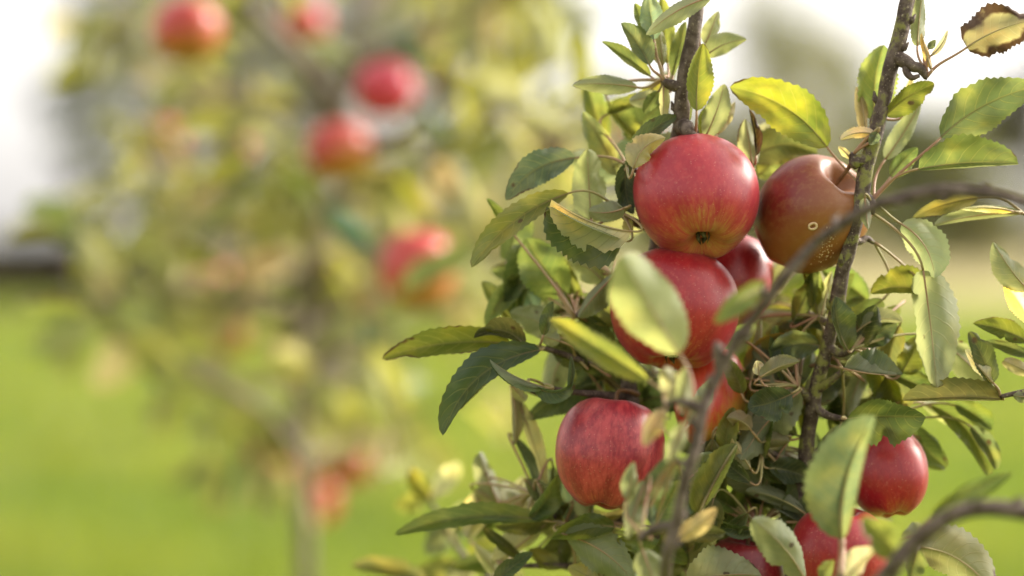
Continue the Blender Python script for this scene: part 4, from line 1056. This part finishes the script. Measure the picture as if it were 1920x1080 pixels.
SHOW = [(350, 58, 190, 2.50), (572, 42, 95, 3.1), (722, 166, 125, 2.62), (822, 156, 70, 3.6), (636, 283, 150, 2.55), (784, 506, 140, 2.36), (426, 630, 95, 3.0), (648, 868, 100, 2.95), (690, 40, 62, 99), (430, 268, 30, 3.2)]
def clear(b):
    d = (b - CAMP).dot(FW); px = 960 + (b - CAMP).dot(RT) / d * FPX; py = 540 - (b - CAMP).dot(UP) / d * FPX
    return not any(math.hypot(px - x, py - y) < r and d < dd + .1 for x, y, r, dd in SHOW)
cand = [c for c in cand if clear(c[0])]
def bleaf_matrix(base):
    a = bgr.uniform(0, 6.283); tilt = bgr.uniform(-1.1, .55)
    L_ = bgr.uniform(.055, .085)
    m3 = Matrix.Rotation(a, 3, 'Z') @ Matrix.Rotation(tilt, 3, 'X') @ Matrix.Rotation(bgr.uniform(-1.2, 1.2), 3, 'Y')
    return m3, L_
for base, lo in cand[:275]:
    m3, L_ = bleaf_matrix(base)
    o = bpy.data.objects.new('leaf', bgr.choice(bmeshes)); col.objects.link(o)
    o.parent = lo; o.location = base + m3 @ Vector((0, .32 * L_, 0)) - WPOS[lo.name]
    o.rotation_euler = m3.to_euler(); o.scale = (L_, L_, L_)
    c = bgr.choice(BPAL); j = bgr.uniform(.8, 1.2)
    j *= 1.5
    o.color = (c[0] * j, c[1] * j, c[2] * j, bgr.uniform(.1, .45))
# single leaves that stand out from the blur
def bleaf_at(bx, by, tx, ty, d, c, k=0, roll=0.0):
    A, B = P(bx, by, d=d), P(tx, ty, d=d - .01)
    y = (B - A); L_ = y.length; y.normalize(); x = y.cross(FW).normalized() * -1; zz = x.cross(y)
    m3 = Matrix((x, y, zz)).transposed() @ Matrix.Rotation(roll, 3, 'Y')
    lo = min(limb_objs, key=lambda l: min((WPOS[l.name] + v.co - A).length for v in l.data.vertices))
    o = bpy.data.objects.new('leaf', bmeshes[k % 7]); col.objects.link(o)
    o.parent = lo; o.location = A - WPOS[lo.name]; o.rotation_euler = m3.to_euler(); o.scale = (L_, L_, L_); o.color = (*c, .2)
TEAL, YEL, TAN, PAL = (.045, .09, .08), (.22, .215, .03), (.34, .24, .17), (.30, .29, .22)
for a in [(470, 230, 380, 300, 2.7, PAL), (450, 320, 420, 220, 2.6, (.17, .17, .05)), (250, 230, 340, 290, 2.7, (.19, .17, .09)), (340, 330, 290, 230, 2.6, TAN), (910, 468, 738, 545, 2.24, (.13, .15, .07)), (615, 392, 700, 470, 2.3, TEAL), (265, 640, 305, 730, 2.5, TEAL), (420, 940, 450, 850, 2.6, (.05, .09, .04)), (745, 60, 790, 130, 2.5, TEAL),
          (795, 205, 850, 270, 2.5, TEAL), (1075, 180, 1095, 50, 2.2, YEL), (690, 590, 690, 660, 2.4, TEAL), (880, 150, 1000, 190, 2.4, PAL), (980, 200, 1075, 250, 2.3, PAL),
          (740, 330, 800, 410, 2.4, YEL), (820, 300, 850, 370, 2.4, TAN), (870, 330, 900, 420, 2.4, PAL), (150, 430, 200, 520, 2.4, PAL), (200, 560, 240, 660, 2.5, (.10, .095, .035)),
          (380, 330, 470, 300, 2.4, YEL), (330, 470, 400, 500, 2.5, YEL), (480, 560, 430, 470, 2.6, TAN), (920, 560, 990, 600, 2.6, TAN)]:
    bleaf_at(*a, k=int(a[0]), roll=.3)
# the remaining leaves of this tree, joined
M_REST = blade_mat('apple_leaf_mass', (0.19, .195, .085), (.34, .28, .18), (.25, .25, .09))
V, F = [], []
for base, lo in cand[275:] + [(b0, l0) for b0, l0 in [(b + Vector((bgr.gauss(0, .03), bgr.gauss(0, .05), bgr.gauss(0, .03))), l) for b, l in cand[::6]] if clear(b0)]:
    m3, L_ = bleaf_matrix(base); me = bgr.choice(bmeshes); i0 = len(V)
    o3 = base + m3 @ Vector((0, .32 * L_, 0))
    V += [o3 + m3 @ (v.co * L_) for v in me.vertices]
    F += [tuple(i0 + k for k in p.vertices) for p in me.polygons]
mesh('foliage', V, F, [M_REST], tree2, tb2)['kind'] = 'stuff'
# its fruit
BA = [
    (350, 58, 132, 122, 2.50, AB, 'bright red apple high in the blurred tree, its base brownish yellow', (.1, .9, -.2)),
    (572, 42, 86, 80, 3.10, AB, 'small orange red apple beside the beige diagonal branch of the blurred tree', (0, 1, -.1)),
    (722, 166, 116, 108, 2.62, APK, 'purplish pink apple under the top limb of the blurred tree', (-.2, .9, .3)),
    (822, 156, 54, 54, 3.6, AB, 'tiny orange red apple next to the purplish pink apple', (0, 1, -.1)),
    (636, 283, 124, 112, 2.55, AB, 'shiny coral red apple beside the trunk of the blurred tree', (-.1, .9, -.3)),
    (784, 506, 146, 150, 2.36, AB, 'large two toned apple, pink and orange, with a leaf across it', (.05, .95, -.25)),
    (430, 268, 84, 70, 3.25, APK, 'dull dark red apple deep among the olive leaves', (0, 1, 0)),
    (300, 268, 84, 84, 3.3, AO, 'dull brownish orange apple at the outer edge of the blurred tree', (0, 1, 0)),
    (426, 630, 74, 84, 3.0, AO, 'lone orange apple hanging on the low left limb', (0, 1, 0)),
    (405, 527, 64, 64, 3.5, APK, 'faint pinkish apple above the lone orange apple', (0, 1, 0)),
    (648, 868, 92, 94, 2.95, AB, 'coral apple low on the trunk, over an orange one', (0, 1, 0)),
    (596, 940, 80, 86, 3.0, AO, 'orange apple lowest on the trunk of the blurred tree', (0, 1, 0)),
    (506, 872, 66, 62, 3.7, AO, 'brownish red apple left of the trunk below the low branch', (0, 1, 0)),
    (560, 690, 76, 80, 3.3, AO, 'pale tan orange apple against the middle of the trunk', (0, 1, 0)),
    (614, 468, 66, 66, 3.4, AO, 'half hidden orange apple right of the trunk middle', (0, 1, 0)),
    (1196, 244, 60, 60, 3.2, AB, 'blurred red apple peeping out behind the upper leaves of the near tree', (0, 1, 0)),
]
allq = [PD(p) for pts, _, _ in LIMBS for p in pts]
for i, (px, py, w, h, d, m_, lab, ax) in enumerate(BA):
    c = P(px, py, d=d)
    apple(px, py, w, h, m_, lab, ax, d=d, seed=30 + i, group='apples on the blurred tree', near=False, spin=i * 1.3)
